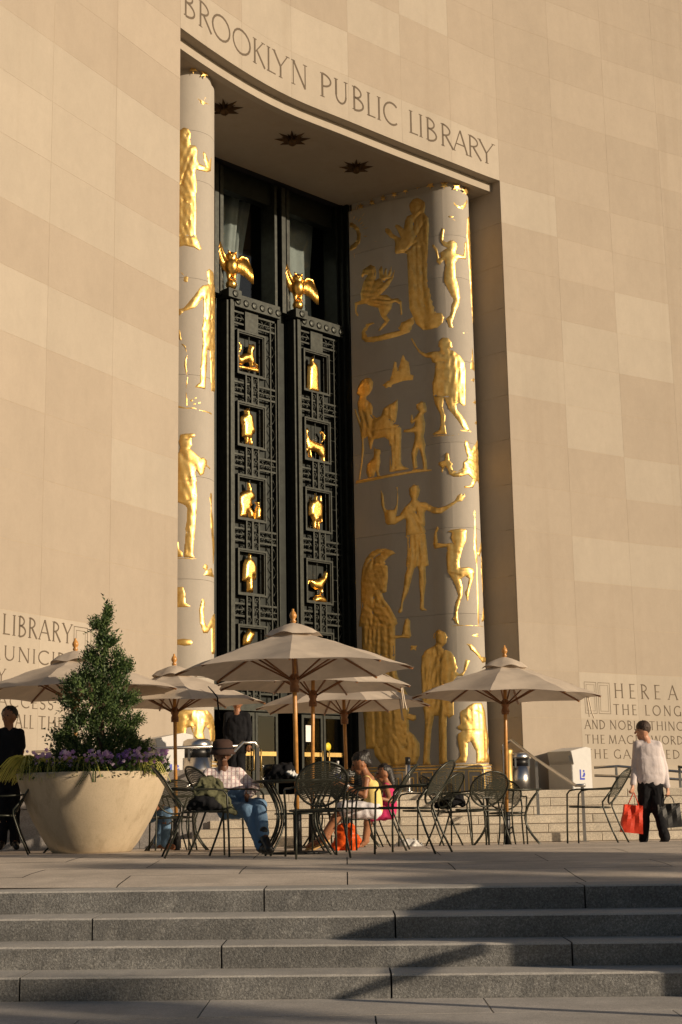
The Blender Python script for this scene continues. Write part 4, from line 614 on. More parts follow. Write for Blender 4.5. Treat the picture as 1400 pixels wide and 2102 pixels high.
for side, prof in (('R', PROFILE_RIGHT), ('L', PROFILE_LEFT)):
    pil = empty('pillar', un(6.1 if side == 'R' else -2.7, 1.5, TER)); wparent(pil, lib)
    tag(pil, ('right' if side == 'R' else 'left') + ' rounded stone pillar covered with gilded reliefs')
    place, L = pillar_map(prof)
    fine = [place(L * i / 72, 0, 0) for i in range(73)]
    zz = [1.55, 3.2, 5.2, 7.36, 9.55, 11.7, 13.95, 15.1, 16.36]
    for a, b_ in zip(zz, zz[1:]):
        cuts = [0, 30, 72] if zz.index(a) % 2 else [0, 44, 72]
        for c0, c1 in zip(cuts, cuts[1:]):
            bm = NB(); A = [bm.verts.new((x, y, a + .003)) for x, y, _ in fine[c0:c1 + 1]]; B = [bm.verts.new((x, y, b_ - .003)) for x, y, _ in fine[c0:c1 + 1]]
            for i in range(len(A) - 1): bm.faces.new((A[i], A[i + 1], B[i + 1], B[i])).smooth = True
            # return edges give each drum stone its thickness
            ins = un(6.0 if side == 'R' else -2.7, 1.0); 
            for row, z_ in ((A, a + .003), (B, b_ - .003)):
                J_ = [bm.verts.new(v_.co) for v_ in row]; I = [bm.verts.new((v_.co.x * .95 + ins[0] * .05, v_.co.y * .95 + ins[1] * .05, z_)) for v_ in row]
                for i in range(len(row) - 1): bm.faces.new((J_[i], J_[i + 1], I[i + 1], I[i]))
            wparent(obj('stone_drum', bm, M['lime_pillar']), pil)
    # necking at the top and base drum with gilded key pattern
    bm = NB(); core = [place(L * i / 48, 0, -.06) for i in range(49)]
    A = [bm.verts.new((x, y, TER)) for x, y, _ in core]; B = [bm.verts.new((x, y, 16.6)) for x, y, _ in core]
    for i in range(48): bm.faces.new((A[i], A[i + 1], B[i + 1], B[i])).smooth = True
    wparent(obj('pillar_core', bm, M['lime_pillar']), pil)
    bm = NB(); ring_ = [place(L * i / 60, 0, .05) for i in range(61)]
    A = [bm.verts.new((x, y, TER)) for x, y, _ in ring_]; B = [bm.verts.new((x, y, 1.5)) for x, y, _ in ring_]; I = [bm.verts.new((x, y, 1.549)) for x, y, _ in [place(L * i / 60, 0, -.005) for i in range(61)]]
    for i in range(60): bm.faces.new((A[i], A[i + 1], B[i + 1], B[i])).smooth = True; bm.faces.new((B[i], B[i + 1], I[i + 1], I[i])).smooth = True
    wparent(obj('base_drum', bm, M['lime_pillar']), pil)
    bm = NB()
    def strip(sa, sb, z0, z1, h0=.051, h1=.066):
        n_ = max(1, int((sb - sa) / .08)); pr = None
        for i in range(n_ + 1):
            s = sa + (sb - sa) * i / n_; q = [bm.verts.new(place(s, z, h)) for z, h in ((z0, h0), (z0, h1), (z1, h1), (z1, h0))]
            if pr:
                for j in range(4): bm.faces.new((pr[j], q[j], q[(j + 1) % 4], pr[(j + 1) % 4]))
            else: bm.faces.new(q)
            pr = q
        bm.faces.new(pr[::-1])
    strip(.05, L - .05, 1.42, 1.455); strip(.05, L - .05, 1.50, 1.525)
    s = .15
    while s < L - .5:
        strip(s, s + .022, .86, 1.38); strip(s + .30, s + .322, .86, 1.38); strip(s + .022, s + .30, 1.355, 1.38); strip(s + .10, s + .12, .86, 1.25); strip(s + .20, s + .22, .86, 1.25); strip(s + .12, s + .20, 1.228, 1.25); s += .40
    wparent(obj('key_pattern', bm, M['gold']), pil)
    for n_r, (sd, lab, mode, T, pts) in enumerate(RELIEFS):
        if sd != side: continue
        small = mode == 'plain'
        b2 = relief_bm(pts, T, place, mode, .12 if small else .042, .018 if small else .022, n_r, LINES.get(n_r))
        if b2 is None: continue
        o = obj('gilded_relief', b2, M['gold'], smooth=True); wparent(o, pil); tag(o, lab)
# ------------------------------------------------------------------ inscriptions
TH, TN = .115, .06
FONT = {
 'A': (.78, [('l', .0, 0, .39, 1, TN), ('l', .39, 1, .78, 0, TH), ('l', .16, .36, .62, .36, TN)]),
 'B': (.58, [('l', .1, 0, .1, 1, TH), ('a', .1, .76, .34, .23, 90, -90, .09), ('a', .1, .27, .44, .27, 90, -90, .1)]),
 'C': (.74, [('a', .44, .5, .40, .47, 48, 312, .1)]),
 'D': (.78, [('l', .1, 0, .1, 1, TH), ('a', .14, .5, .58, .47, 90, -90, .1)]),
 'E': (.5, [('l', .1, 0, .1, 1, TH), ('l', .1, .97, .48, .97, TN), ('l', .1, .52, .42, .52, TN), ('l', .1, .03, .5, .03, TN)]),
 'G': (.78, [('a', .44, .5, .40, .47, 48, 320, .1), ('l', .72, .0, .72, .42, TH)]),
 'H': (.76, [('l', .1, 0, .1, 1, TH), ('l', .66, 0, .66, 1, TH), ('l', .1, .52, .66, .52, TN)]),
 'I': (.2, [('l', .1, 0, .1, 1, TH)]),
 'K': (.68, [('l', .1, 0, .1, 1, TH), ('l', .12, .46, .58, 1, TN), ('l', .22, .56, .68, 0, TH)]),
 'L': (.5, [('l', .1, 0, .1, 1, TH), ('l', .1, .03, .5, .03, TN)]),
 'M': (.92, [('l', .08, 0, .16, 1, TN), ('l', .16, 1, .46, .05, TH), ('l', .46, .05, .76, 1, TN), ('l', .76, 1, .84, 0, TH)]),
 'N': (.8, [('l', .1, 0, .1, 1, TN), ('l', .1, 1, .7, 0, TH), ('l', .7, 0, .7, 1, TN)]),
 'O': (.9, [('a', .45, .5, .40, .47, 0, 360, .1)]),
 'P': (.56, [('l', .1, 0, .1, 1, TH), ('a', .1, .72, .4, .26, 90, -90, .09)]),
 'R': (.64, [('l', .1, 0, .1, 1, TH), ('a', .1, .74, .38, .24, 90, -90, .09), ('l', .26, .5, .64, 0, TH)]),
 'S': (.48, [('a', .25, .75, .19, .22, 40, 250, .085), ('a', .23, .27, .21, .25, 90, -150, .1), ('l', .14, .56, .32, .49, .11)]),
 'T': (.62, [('l', .31, 0, .31, 1, TH), ('l', 0, .97, .62, .97, TN)]),
 'U': (.74, [('l', .1, .34, .1, 1, TH), ('l', .64, .34, .64, 1, TN), ('a', .37, .36, .27, .33, 180, 360, .09)]),
 'W': (1.1, [('l', 0, 1, .28, 0, TH), ('l', .28, 0, .55, 1, TN), ('l', .55, 1, .83, 0, TH), ('l', .83, 0, 1.1, 1, TN)]),
 'Y': (.72, [('l', 0, 1, .36, .46, TH), ('l', .72, 1, .36, .46, TN), ('l', .36, 0, .36, .46, TH)]),
}
SERIF = {'A': ((0, 0), (.78, 0)), 'B': ((.1, 0), (.1, 1)), 'D': ((.1, 0), (.1, 1)), 'E': ((.1, 0), (.1, 1)), 'H': ((.1, 0), (.1, 1), (.66, 0), (.66, 1)), 'I': ((.1, 0), (.1, 1)), 'K': ((.1, 0), (.1, 1), (.58, 1)), 'L': ((.1, 0), (.1, 1)), 'M': ((.08, 0), (.84, 0)), 'N': ((.1, 0), (.1, 1), (.7, 1)), 'P': ((.1, 0), (.1, 1)), 'R': ((.1, 0), (.1, 1)), 'T': ((.31, 0),), 'U': ((.1, 1), (.64, 1)), 'W': ((0, 1), (1.1, 1)), 'Y': ((.36, 0), (0, 1), (.72, 1))}
def letter(bm, ch, t0, t1, z0, z1, kw=1.0):
    if ch not in FONT: return
    w, st = FONT[ch]; H = z1 - z0; sx_ = (t1 - t0) / w
    def P(x, y, off): return onwall(t0 + x * sx_, z0 + y * H, off)
    def quadstrip(L_, R_):
        n_ = len(L_); a = [bm.verts.new(P(*q, .007)) for q in L_]; b_ = [bm.verts.new(P(*q, .007)) for q in R_]
        c_ = [bm.verts.new(P(*q, -.001)) for q in L_]; d_ = [bm.verts.new(P(*q, -.001)) for q in R_]
        for i in range(n_ - 1):
            bm.faces.new((a[i], a[i + 1], b_[i + 1], b_[i])); bm.faces.new((a[i], c_[i], c_[i + 1], a[i + 1])); bm.faces.new((b_[i], b_[i + 1], d_[i + 1], d_[i]))
        bm.faces.new((a[0], b_[0], d_[0], c_[0])); bm.faces.new((a[-1], c_[-1], d_[-1], b_[-1]))
    asp = H / sx_   # keep stroke widths equal in both directions
    def stroke(pts, wd):
        n_ = len(pts); L_, R_ = [], []
        for i, (x, y) in enumerate(pts):
            ax, ay = pts[max(0, i - 1)]; bx, by = pts[min(n_ - 1, i + 1)]; dx, dy = (bx - ax), (by - ay) * asp; L = hypot(dx, dy) or 1; nx, ny = -dy / L, dx / L
            h_ = wd * kw * .5
            L_.append((x + nx * h_ * asp * .9, y + ny * h_)); R_.append((x - nx * h_ * asp * .9, y - ny * h_))
        quadstrip(L_, R_)
    for s in st:
        if s[0] == 'l': stroke([(s[1], s[2]), ((s[1] + s[3]) / 2, (s[2] + s[4]) / 2), (s[3], s[4])], s[5])
        else: stroke(arc(s[1], s[2], s[3], s[4], s[5], s[6], 18), s[7])
    for x, y in SERIF.get(ch, ()): stroke([(x - .1 * min(1, asp), y + (.018 if y < .5 else -.018)), (x + .1 * min(1, asp), y + (.018 if y < .5 else -.018))], .038)
BAND = [('B', 10.48, 10.88), ('R', 10.99, 11.44), ('O', 11.44, 12.13), ('O', 12.18, 12.86), ('K', 12.92, 13.34), ('L', 13.41, 13.72), ('Y', 13.66, 14.14), ('N', 14.26, 14.78), ('P', 15.19, 15.56), ('U', 15.63, 16.06), ('B', 16.21, 16.6), ('L', 16.7, 16.98), ('I', 17.05, 17.17), ('C', 17.25, 17.75), ('L', 18.16, 18.46), ('I', 18.51, 18.63), ('B', 18.75, 19.15), ('R', 19.29, 19.73), ('A', 19.75, 20.27), ('R', 20.31, 20.80), ('Y', 20.75, 21.27)]
for a, b_, wd in ((0, 8, 'BROOKLYN'), (8, 14, 'PUBLIC'), (14, 21, 'LIBRARY')):
    for ch, t0, t1 in BAND[a:b_]:
        bm = NB(); letter(bm, ch, t0, t1, 17.17, 17.79, .85); wparent(obj('carved_letter', bm, M['letter']), lib)
def words(s, t0, t1, z0, z1, kw=1.0, lab=None, gap=.20):
    tot = sum((FONT[c][0] + gap) if c != ' ' else .45 for c in s) - gap; k = (t1 - t0) / tot; t = t0
    for c in s:
        if c == ' ': t += .45 * k; continue
        w = FONT[c][0] * k; bm = NB(); letter(bm, c, t, t + w, z0, z1, kw); wparent(obj('carved_letter', bm, M['letter']), lib); t += w + gap * k
words('HERE', 24.64, 26.28, 3.22, 3.60, .9, gap=.5); words('ARE', 26.58, 27.75, 3.22, 3.60, .9, gap=.5)
words('THE', 24.58, 25.40, 2.79, 3.06, gap=.32); words('LONGING', 25.70, 27.9, 2.79, 3.06, gap=.32)
words('AND', 23.54, 24.25, 2.41, 2.64); words('NOBLE', 24.42, 25.62, 2.41, 2.64); words('THINGS', 25.83, 27.25, 2.41, 2.64)
words('THE', 23.53, 24.21, 2.045, 2.265); words('MAGIC', 24.35, 25.65, 2.045, 2.265); words('WORDS', 25.88, 27.2, 2.045, 2.265)
words('THE', 23.55, 24.29, 1.67, 1.90, gap=.3); words('GARNERED', 24.51, 26.85, 1.67, 1.90, gap=.3)
words('LIBRARY', 5.33, 7.14, 3.44, 3.78, .9); words('MUNICIPAL', 4.95, 7.6, 3.02, 3.26); words('CITY', 4.65, 5.42, 2.66, 2.88)
words('ACCESS', 5.25, 6.67, 2.27, 2.46); words('TO', 6.85, 7.2, 2.27, 2.46); words('ALL', 5.70, 6.17, 1.94, 2.16); words('THE', 6.30, 6.95, 1.94, 2.16)
def rect_orn(t0, t1, z0, z1):
    bm = NB()
    for q, wd in ((0, .012), (.065, .008)):
        for (a, b_, c_, d_) in ((t0 + q, t1 - q, z1 - q - wd, z1 - q), (t0 + q, t1 - q, z0 + q, z0 + q + wd), (t0 + q, t0 + q + wd, z0 + q, z1 - q), (t1 - q - wd, t1 - q, z0 + q, z1 - q)):
            f = [bm.verts.new(onwall(t, z, .004)) for t, z in ((a, c_), (b_, c_), (b_, d_), (a, d_))]; bm.faces.new(f)
    wparent(tag(obj('carved_rectangles', bm, M['letter']), 'carved nested rectangles beside the inscription'), lib)
for r_ in ((23.58, 24.0, 2.80, 3.605), (24.06, 24.48, 2.80, 3.60), (7.2, 7.6, 3.0, 3.76), (7.69, 8.05, 3.0, 3.76)): rect_orn(*r_)
# ------------------------------------------------------------------ bronze screen
GA = math.atan2(.708, .706); G0 = un(0, 0)
def gpart(name): 
    o = empty(name, (G0[0], G0[1], 0), GA); wparent_local(o, lib); return o
def wparent_local(o, p): o.parent = p; o.matrix_parent_inverse = wmat(p).inverted()
CS = (-.755, 1.51, 3.775); NZ = -.5
def mesh_of(bm, mat):
    me = bpy.data.meshes.new('piece'); bmesh.ops.recalc_face_normals(bm, faces=bm.faces[:]); bm.to_mesh(me); bm.free()
    for q in (mat if isinstance(mat, list) else [mat]): me.materials.append(q)
    return me
# shared pieces, local x = along the screen, y = into the building, z up, origin at their centre
def zig(w, h=.34):
    bm = NB(); box(bm, -w / 2, w / 2, -.02, .03, h / 2 - .045, h / 2); box(bm, -w / 2, w / 2, -.02, .03, -h / 2, -h / 2 + .045); box(bm, -w / 2, w / 2, -.012, .02, -.012, .012)
    n_ = 6; p = w / n_
    for i in range(n_):
        x0 = -w / 2 + i * p; s = 1 if i % 2 else -1
        for (xa, za, xb, zb_) in ((x0, s * .13, x0 + p, -s * .13), (x0, -s * .10, x0 + p * .5, s * .02)): tube(bm, [(xa, 0, za), (xb, 0, zb_)], .02, 5)
    return bm
me_zig = mesh_of(zig(1.42), M['bronze_edge'])
def scroll():
    bm = NB(); w, h = .44, .78
    for (a, b_, c_, d_) in ((-w / 2, w / 2, h / 2 - .04, h / 2), (-w / 2, w / 2, -h / 2, -h / 2 + .04), (-w / 2, -w / 2 + .04, -h / 2, h / 2), (w / 2 - .04, w / 2, -h / 2, h / 2), (-.03, .03, -h / 2, h / 2)): box(bm, a, b_, -.05, .02, c_, d_)
    for s in (-1, 1):
        for zc in (-.24, 0, .24):
            pts = []
            for i in range(15):
                a = RAD(-60 + i * 34); r_ = .085 * (1 - i / 18); pts.append((s * (.115 + r_ * cos(a)), -.03, zc + r_ * sin(a)))
            tube(bm, pts, .014, 4)
    return bm
me_scroll = mesh_of(scroll(), M['bronze_edge'])
def frame_bm():
    bm = NB(); w, h = .94, 1.14
    for q, t, y0 in ((0, .045, -.10), (.045, .03, -.07)):
        for (a, b_, c_, d_) in ((-w / 2 + q, w / 2 - q, h / 2 - q - t, h / 2 - q), (-w / 2 + q, w / 2 - q, -h / 2 + q, -h / 2 + q + t), (-w / 2 + q, -w / 2 + q + t, -h / 2 + q + t, h / 2 - q - t), (w / 2 - q - t, w / 2 - q, -h / 2 + q + t, h / 2 - q - t)): box(bm, a, b_, y0, .05, c_, d_)
    box(bm, -.008, .008, .0, .02, -h / 2 + .08, h / 2 - .08)
    return bm
me_frame = mesh_of(frame_bm(), M['bronze_edge'])
bm = NB(); lathe(bm, [(.0, 0), (.03, .03), (.045, .01), (.075, .03), (.095, .0)], seg=12)
for v_ in bm.verts: v_.co = Vector((v_.co.x, -v_.co.z, v_.co.y))
me_ros = mesh_of(bm, M['bronze_edge'])
bm = NB(); tube(bm, [(-.09, 0, 0), (.09, 0, 0)], .014, 5); ball(bm, (-.09, 0, 0), .026, u=6, v=4); me_stud = mesh_of(bm, M['bronze_edge'])
bm = NB(); H_ = 9.6
for x in (-.10, .08): box(bm, x, x + .025, -.03, .03, -H_ / 2, H_ / 2)
for i in range(44):
    z = -H_ / 2 + .1 + i * .218; s = 1 if i % 2 else -1; tube(bm, [(-.075 * s, 0, z), (.075 * s, 0, z + .218)], .013, 4)
me_side = mesh_of(bm, M['bronze_edge'])
ROWZ = [11.69, 9.85, 8.01, 6.17, 4.33]
def owl():
    bm = NB()
    ball(bm, (0, 0, .155), .155, u=16, v=10)
    for s in (-1, 1):
        tube(bm, [(s * .075, -.02, .27), (s * .08, .0, .36), (s * .07, .0, .5)], [.04, .055, .09], 8)
        for q in (-.04, 0, .04): tube(bm, [(s * .075 + q * .6, -.03, .30), (s * .075 + q, -.11, .27)], [.018, .01], 5)
    # body and head
    bodyp = [(.05, .40), (.13, .46), (.185, .58), (.195, .70), (.15, .80), (.13, .84), (.155, .90), (.15, .97), (.10, 1.03), (.0, 1.05)]
    lathe(bm, [(.0, .38)] + bodyp, seg=16)
    for s in (-1, 1):
        tube(bm, [(s * .08, -.08, 1.0), (s * .13, -.06, 1.09)], [.04, .008], 5)
        ball(bm, (s * .06, -.125, .93), .035, u=8, v=6)
    tube(bm, [(0, -.14, .92), (0, -.19, .86)], [.025, .005], 5)
    # wings made of separate feathers: one spread wide, one raised
    for s in (-1, 1):
        if s > 0: pts = [(.14, .0, .80), (.30, .03, .98), (.48, .06, .97), (.62, .09, .74)]; spec = [(.16 + .44 * i / 10, .86 + .12 * sin(PI * min(1, i / 10 + .12)) - .16 * (i / 10) ** 2, .40 + .10 * sin(PI * i / 10), .03 + .05 * i / 10) for i in range(11)]
        else: pts = [(-.14, .0, .80), (-.24, .03, 1.02), (-.30, .05, 1.20), (-.31, .06, 1.32)]; spec = [(-.15 - .16 * i / 8, .84 + .46 * i / 8, .34 + .10 * sin(PI * i / 8), -.01 - .012 * i) for i in range(9)]
        tube(bm, pts, [.05, .055, .045, .02], 6)
        for i, (x0, z0, L, dx) in enumerate(spec):
            tube(bm, [(x0, .03, z0), (x0 + dx * .6, .03 + .004 * i, z0 - L * .55), (x0 + dx, .035 + .004 * i, z0 - L)], [.034, .038, .014], 6)
    tube(bm, [(0, .10, .5), (0, .16, .28), (0, .17, .12)], [.07, .06, .03], 6)
    return bm
me_owl = mesh_of(owl(), M['gilt'])
def bronze_box(parent, name, x0, x1, y0, y1, z0, z1, mat='bronze', bev=.004):
    bm = NB(); box(bm, x0, x1, y0, y1, z0, z1, bev); o = obj(name, bm, M[mat]); o.parent = parent; return o
owl_n = 0
for li, c in enumerate(CS):
    g = gpart('screen_leaf')
    # post with stepped mouldings, the beam and its bracket
    bm = NB(); box(bm, c - .87, c - .80, .30, .62, 3.0, 12.93, .004); box(bm, c - .80, c - .70, .24, .62, 3.0, 12.93, .004); box(bm, c - .70, c - .62, .30, .62, 3.0, 12.93, .004)
    obj('post', bm, M['bronze_edge']).parent = g
    bronze_box(g, 'beam', c - .62, c + .90, .28, .62, 12.80, 13.13, 'bronze_edge')
    bronze_box(g, 'bracket_block', c - .92, c - .50, .16, .58, 12.95, 13.18, 'bronze_edge')
    link_mesh('rosette', me_ros, g, (c - .71, .155, 13.06))
    for i in range(6): link_mesh('rosette', me_ros, g, (c - .52 + i * .27, .275, 12.94))
    for z in [12.58] + [r_ - .92 for r_ in ROWZ]: link_mesh('lattice_band', me_zig, g, (c + .12, .44, z))
    bronze_box(g, 'plain_plate', c - .20, c + .24, .38, .46, 12.27, 12.78, 'bronze_edge')
    for z in ROWZ:
        link_mesh('panel_frame', me_frame, g, (c, .46, z))
        link_mesh('scroll_panel', me_scroll, g, (c + .02, .42, z - .92))
        for s, x in ((1, c + .56), (-1, c - .54)):
            link_mesh('stud', me_stud, g, (x, .44, z + .1), 0 if s < 0 else PI)
        for dz in (.45, -.45): link_mesh('stud', me_stud, g, (c + .58, .44, z + dz), PI)
    link_mesh('side_lattice', me_side, g, (c + .76, .44, 12.7 - H_ / 2))
    bronze_box(g, 'backing_panel', c - .9, c + 1.3, .58, .66, 3.0, 13.05, 'bronze')
    for a, b_, y0 in ((.86, .95, .42), (1.08, 1.22, .38), (1.29, 1.40, .42)):
        if c + b_ < 4.55: bronze_box(g, 'window_mullion', c + a, c + b_, y0, .95, 13.05, 16.5, 'bronze_edge')
    bronze_box(g, 'gap_edge', c + .915, c + .94, .40, .60, 3.0, 12.9, 'bronze_edge')
    o = link_mesh('owl_statue', me_owl, g, (c - .72, .30, 13.18), RAD(-18)); o.scale = (.92, .92, .95); tag(o, 'gilded owl with spread wings standing on a ball')
    # windows over the screen
    bm = NB(); box(bm, c - .84, c + .86, .88, .895, 13.1, 16.45); obj('window_pane', bm, M['glass']).parent = g
    bm = NB(); n_ = 60; prev = None
    for i in range(n_ + 1):
        t = i / n_; x = c - .86 + 1.72 * t
        if li == 1: dep = .10 * sin(t * 17 + .6 * sin(t * 9)) + .05 * sin(t * 41); xr = 1 - .0
        else: dep = .02 * sin(t * 21)
        top = 16.3; 
        a = bm.verts.new((x, 1.30 + dep, top)); m1 = bm.verts.new((c - .86 + (x - c + .86) * (.86 if li == 1 else .9), 1.28 + dep * .8, 14.9)); b_ = bm.verts.new((c - .86 + (x - c + .86) * (.72 if li == 1 else .92), 1.26 + dep * .9, 13.05))
        if li == 1 and t > .8: a.co.y += .15; m1.co.y += .2; b_.co.y += .2
        if prev:
            f = bm.faces.new((prev[0], a, m1, prev[1])); f.smooth = True; f = bm.faces.new((prev[1], m1, b_, prev[2])); f.smooth = True
        prev = (a, m1, b_)
    obj('drape', bm, M['curtain']).parent = g
# statuettes
SLEAF = [o for o in lib.children if o.name.startswith('screen_leaf')]
for nm, lab, pts in STATUETTES:
    uc = sum(p[0] for p in pts) / len(pts); g = SLEAF[1] if uc < 2.6 else SLEAF[2]
    T = .17 if 'shelf' not in nm else .08
    b2 = relief_bm(pts, T, lambda a, z, h: (a, .43 - h, z), 'body', .035, .03, 1.3)
    if b2: o = obj('statuette' if 'shelf' not in nm else 'statuette_shelf', b2, M['gilt'], smooth=True); o.parent = g; tag(o, lab)
# dark stepped surround at both sides, sill beam and glass doors
g = gpart('portal_surround')
for s, steps_ in ((1, ((4.60, 4.68, .40), (4.68, 4.76, .26), (4.76, 4.86, .12))), (-1, ((-1.74, -1.66, .40), (-1.82, -1.74, .26), (-1.92, -1.82, .12)))):
    for a, b_, y0 in steps_: bronze_box(g, 'surround_step', a, b_, y0, .9, TER, 16.57)
bronze_box(g, 'head_panel', -1.66, 4.6, .55, .8, 15.95, 16.57)
bronze_box(g, 'side_panel', 4.86, 5.0, .05, 1.0, TER, 16.57); bronze_box(g, 'side_panel', -2.1, -1.92, .05, 1.0, TER, 16.57)
bronze_box(g, 'door_head', -1.66, 4.6, .35, .7, 2.84, 3.02, 'bronze_edge')
def door(c0, c1, lab, kind):
    g = gpart('glass_door'); tag(g, lab)
    bm = NB()
    for a, b_, z0, z1 in ((c0, c0 + .07, TER, 2.82), (c1 - .07, c1, TER, 2.82), (c0 + .07, c1 - .07, 2.74, 2.82), (c0 + .07, c1 - .07, TER + .01, 1.05)): box(bm, a, b_, .44, .50, z0, z1)
    obj('door_frame', bm, M['bronze_edge']).parent = g
    bm = NB(); box(bm, c0 + .07, c1 - .07, .465, .472, 1.05, 2.74); obj('door_pane', bm, M['glass']).parent = g
    bm = NB(); box(bm, c0 + .07, c1 - .07, .425, .445, 1.80, 1.90); obj('push_bar', bm, M['brass']).parent = g
    x = c1 - .1 if kind == 'l' else c0 + .1
    bm = NB(); tube(bm, [(x, .44, 1.45), (x, .36, 1.47), (x, .36, 1.93), (x, .44, 1.95)], .02, 6); obj('handle', bm, M['brass']).parent = g
    return g
for c in CS:
    gl = door(c - .62, c + .10, 'bronze framed glass door', 'l'); gr = door(c + .13, c + .85, 'bronze framed glass door', 'r')
    if c > 3:
        bm = NB(); box(bm, 3.30, 3.52, .452, .458, 2.16, 2.56); obj('paper_notice', bm, M['paper']).parent = gl
        bm = NB(); lathe(bm, [(.0, 0), (.10, 0), (.10, .006), (0, .006)], seg=20)
        for v_ in bm.verts: v_.co = Vector((v_.co.x + 4.06, .455 - v_.co.z, v_.co.y + 2.05))
        obj('round_sticker', bm, M['yellow']).parent = gr
        
# ------------------------------------------------------------------ street furniture on the terrace
def bin_(name, x, y, lab, h=.98, r=.24, gold=False):
    t = empty(name, (x, y, TER)); tag(t, lab, 'litter bin')
    bm = NB(); lathe(bm, [(r, .0), (r, h * .66)], seg=28); obj('drum', bm, M['steel']).parent = t
    bm = NB(); lathe(bm, [(r - .03, h * .66), (r - .03, h * .84)], seg=28); obj('opening', bm, M['black_metal']).parent = t
    bm = NB(); lathe(bm, [(r, h * .84), (r + .005, h * .88), (r * .96, h * .95), (r * .7, h * .99), (.0, h)], seg=28); obj('lid', bm, M['steel']).parent = t
    bm = NB(); 
    for a in (0, 2.1, 4.2): box(bm, (r - .01) * cos(a) - .02, (r - .01) * cos(a) + .02, (r - .01) * sin(a) - .02, (r - .01) * sin(a) + .02, h * .62, h * .86)
    obj('bracket', bm, M['steel']).parent = t
    return t
bin_('litter_bin', 4.13, 34.95, 'small steel litter bin at the foot of the right gilded pillar')
bin_('litter_bin', -2.53, 25.1, 'large steel litter bin behind the railing at the foot of the left gilded pillar', .97, .25)
t = empty('ash_post', (1.05, 24.75, TER)); tag(t, 'slim steel ash post with a black top beside the gilded key pattern', 'ash post')
bm = NB(); lathe(bm, [(.042, 0), (.042, .46)], seg=14); obj('post', bm, M['steel']).parent = t
bm = NB(); lathe(bm, [(.044, .46), (.044, .58), (.0, .585)], seg=14); obj('cap', bm, M['black_metal']).parent = t
bm = NB(); lathe(bm, [(.1, 0), (.1, .012), (.0, .013)], seg=14); obj('base_plate', bm, M['steel']).parent = t
t = empty('bollard', (3.36, 30.5, TER)); tag(t, 'squat brass coloured bollard between the right pillar and the steel bin', 'bollard')
bm = NB(); lathe(bm, [(.13, 0), (.11, .06), (.10, .4), (.11, .78), (.13, .86), (.10, .9), (0, .91)], seg=18); obj('post', bm, M['brass']).parent = t
bm = NB(); lathe(bm, [(.16, 0), (.16, .04), (.13, .05)], seg=18); obj('base', bm, M['brass']).parent = t
def book_drop(x, y, rz, lab):
    t = empty('book_drop', (x, y, TER), rz); tag(t, lab, 'book return box')
    bm = NB(); w, d = .78, .72
    # side profile: leaning hood over a box
    prof = [(-d / 2, .0), (d / 2, .0), (d / 2, 1.22), (d / 2 - .18, 1.26), (-d / 2 - .02, 1.14), (-d / 2 + .08, .78), (-d / 2, .76)]
    A = [bm.verts.new((-w / 2, q[0], q[1])) for q in prof]; B = [bm.verts.new((w / 2, q[0], q[1])) for q in prof]
    bm.faces.new(A); bm.faces.new(B[::-1])
    for i in range(len(prof)): bm.faces.new((A[i], B[i], B[(i + 1) % len(prof)], A[(i + 1) % len(prof)]))
    bmesh.ops.bevel(bm, geom=bm.edges[:], offset=.012, segments=2, affect='EDGES'); obj('cabinet', bm, M['white_paint']).parent = t
    bm = NB(); box(bm, -w / 2 + .08, w / 2 - .08, -.30, -.262, .86, 1.02); 
    for v_ in bm.verts: v_.co.y += (v_.co.z - .94) * -.28 - .065
    obj('slot_flap', bm, M['white_paint']).parent = t
    bm = NB()   # the printed mark on the side: an angular L and a small reading figure
    X = w / 2 + .003
    def q(y0, y1, z0, z1):
        f = [bm.verts.new((X, yy_, zz_)) for yy_, zz_ in ((y0, z0), (y1, z0), (y1, z1), (y0, z1))]; bm.faces.new(f)
    q(-.10, -.05, .40, .64); q(-.10, .08, .36, .41)
    for cy, cz, r_ in ((.05, .60, .032),):
        f = [bm.verts.new((X, cy + r_ * cos(a * PI / 6), cz + r_ * sin(a * PI / 6))) for a in range(12)]; bm.faces.new(f)
    f = [bm.verts.new((X, yy_, zz_)) for yy_, zz_ in ((-.02, .45), (.06, .43), (.10, .50), (.09, .56), (.04, .55), (.02, .49))]; bm.faces.new(f)
    obj('printed_mark', bm, M['blue']).parent = t
    bm = NB(); box(bm, -w / 2 + .03, w / 2 - .03, -d / 2 - .004, -d / 2 + .02, .03, .74); obj('front_door', bm, M['white_paint']).parent = t
    t.scale = (1, 1, .88); return t
book_drop(5.48, 35.95, RAD(-50), 'white book return box with a blue printed mark under the right inscription')
book_drop(-3.2, 26.1, RAD(-58), 'white book return box behind the planter, half in shade')
def rail(name, lab, runs, posts, r=.022, mat='steel'):
    t = empty(name, (posts[0][0], posts[0][1], posts[0][2])); tag(t, lab, 'handrail')
    for pts in runs:
        bm = NB(); tube(bm, pts, r, 8); wparent(obj('rail', bm, M[mat]), t)
    for x, y, z0, z1 in posts:
        bm = NB(); box(bm, x - .022, x + .022, y - .022, y + .022, z0, z1); box(bm, x - .06, x + .06, y - .05, y + .05, z0, z0 + .012); wparent(obj('post', bm, M['steel_dull']), t)
def rail2(name, lab, runs, posts):
    rail(name, lab, runs, posts, .026)
rail2('handrail', 'steel handrail sloping down the terrace steps beside the right book return box', [[(2.66, 24.5, 1.56), (2.77, 24.4, 1.62), (3.05, 23.75, 1.30), (3.52, 22.6, .84), (3.66, 22.55, .84)]], [(2.66, 24.65, .80, 1.56), (3.06, 23.6, RH * 3, 1.24), (3.62, 22.6, 0, .83)])
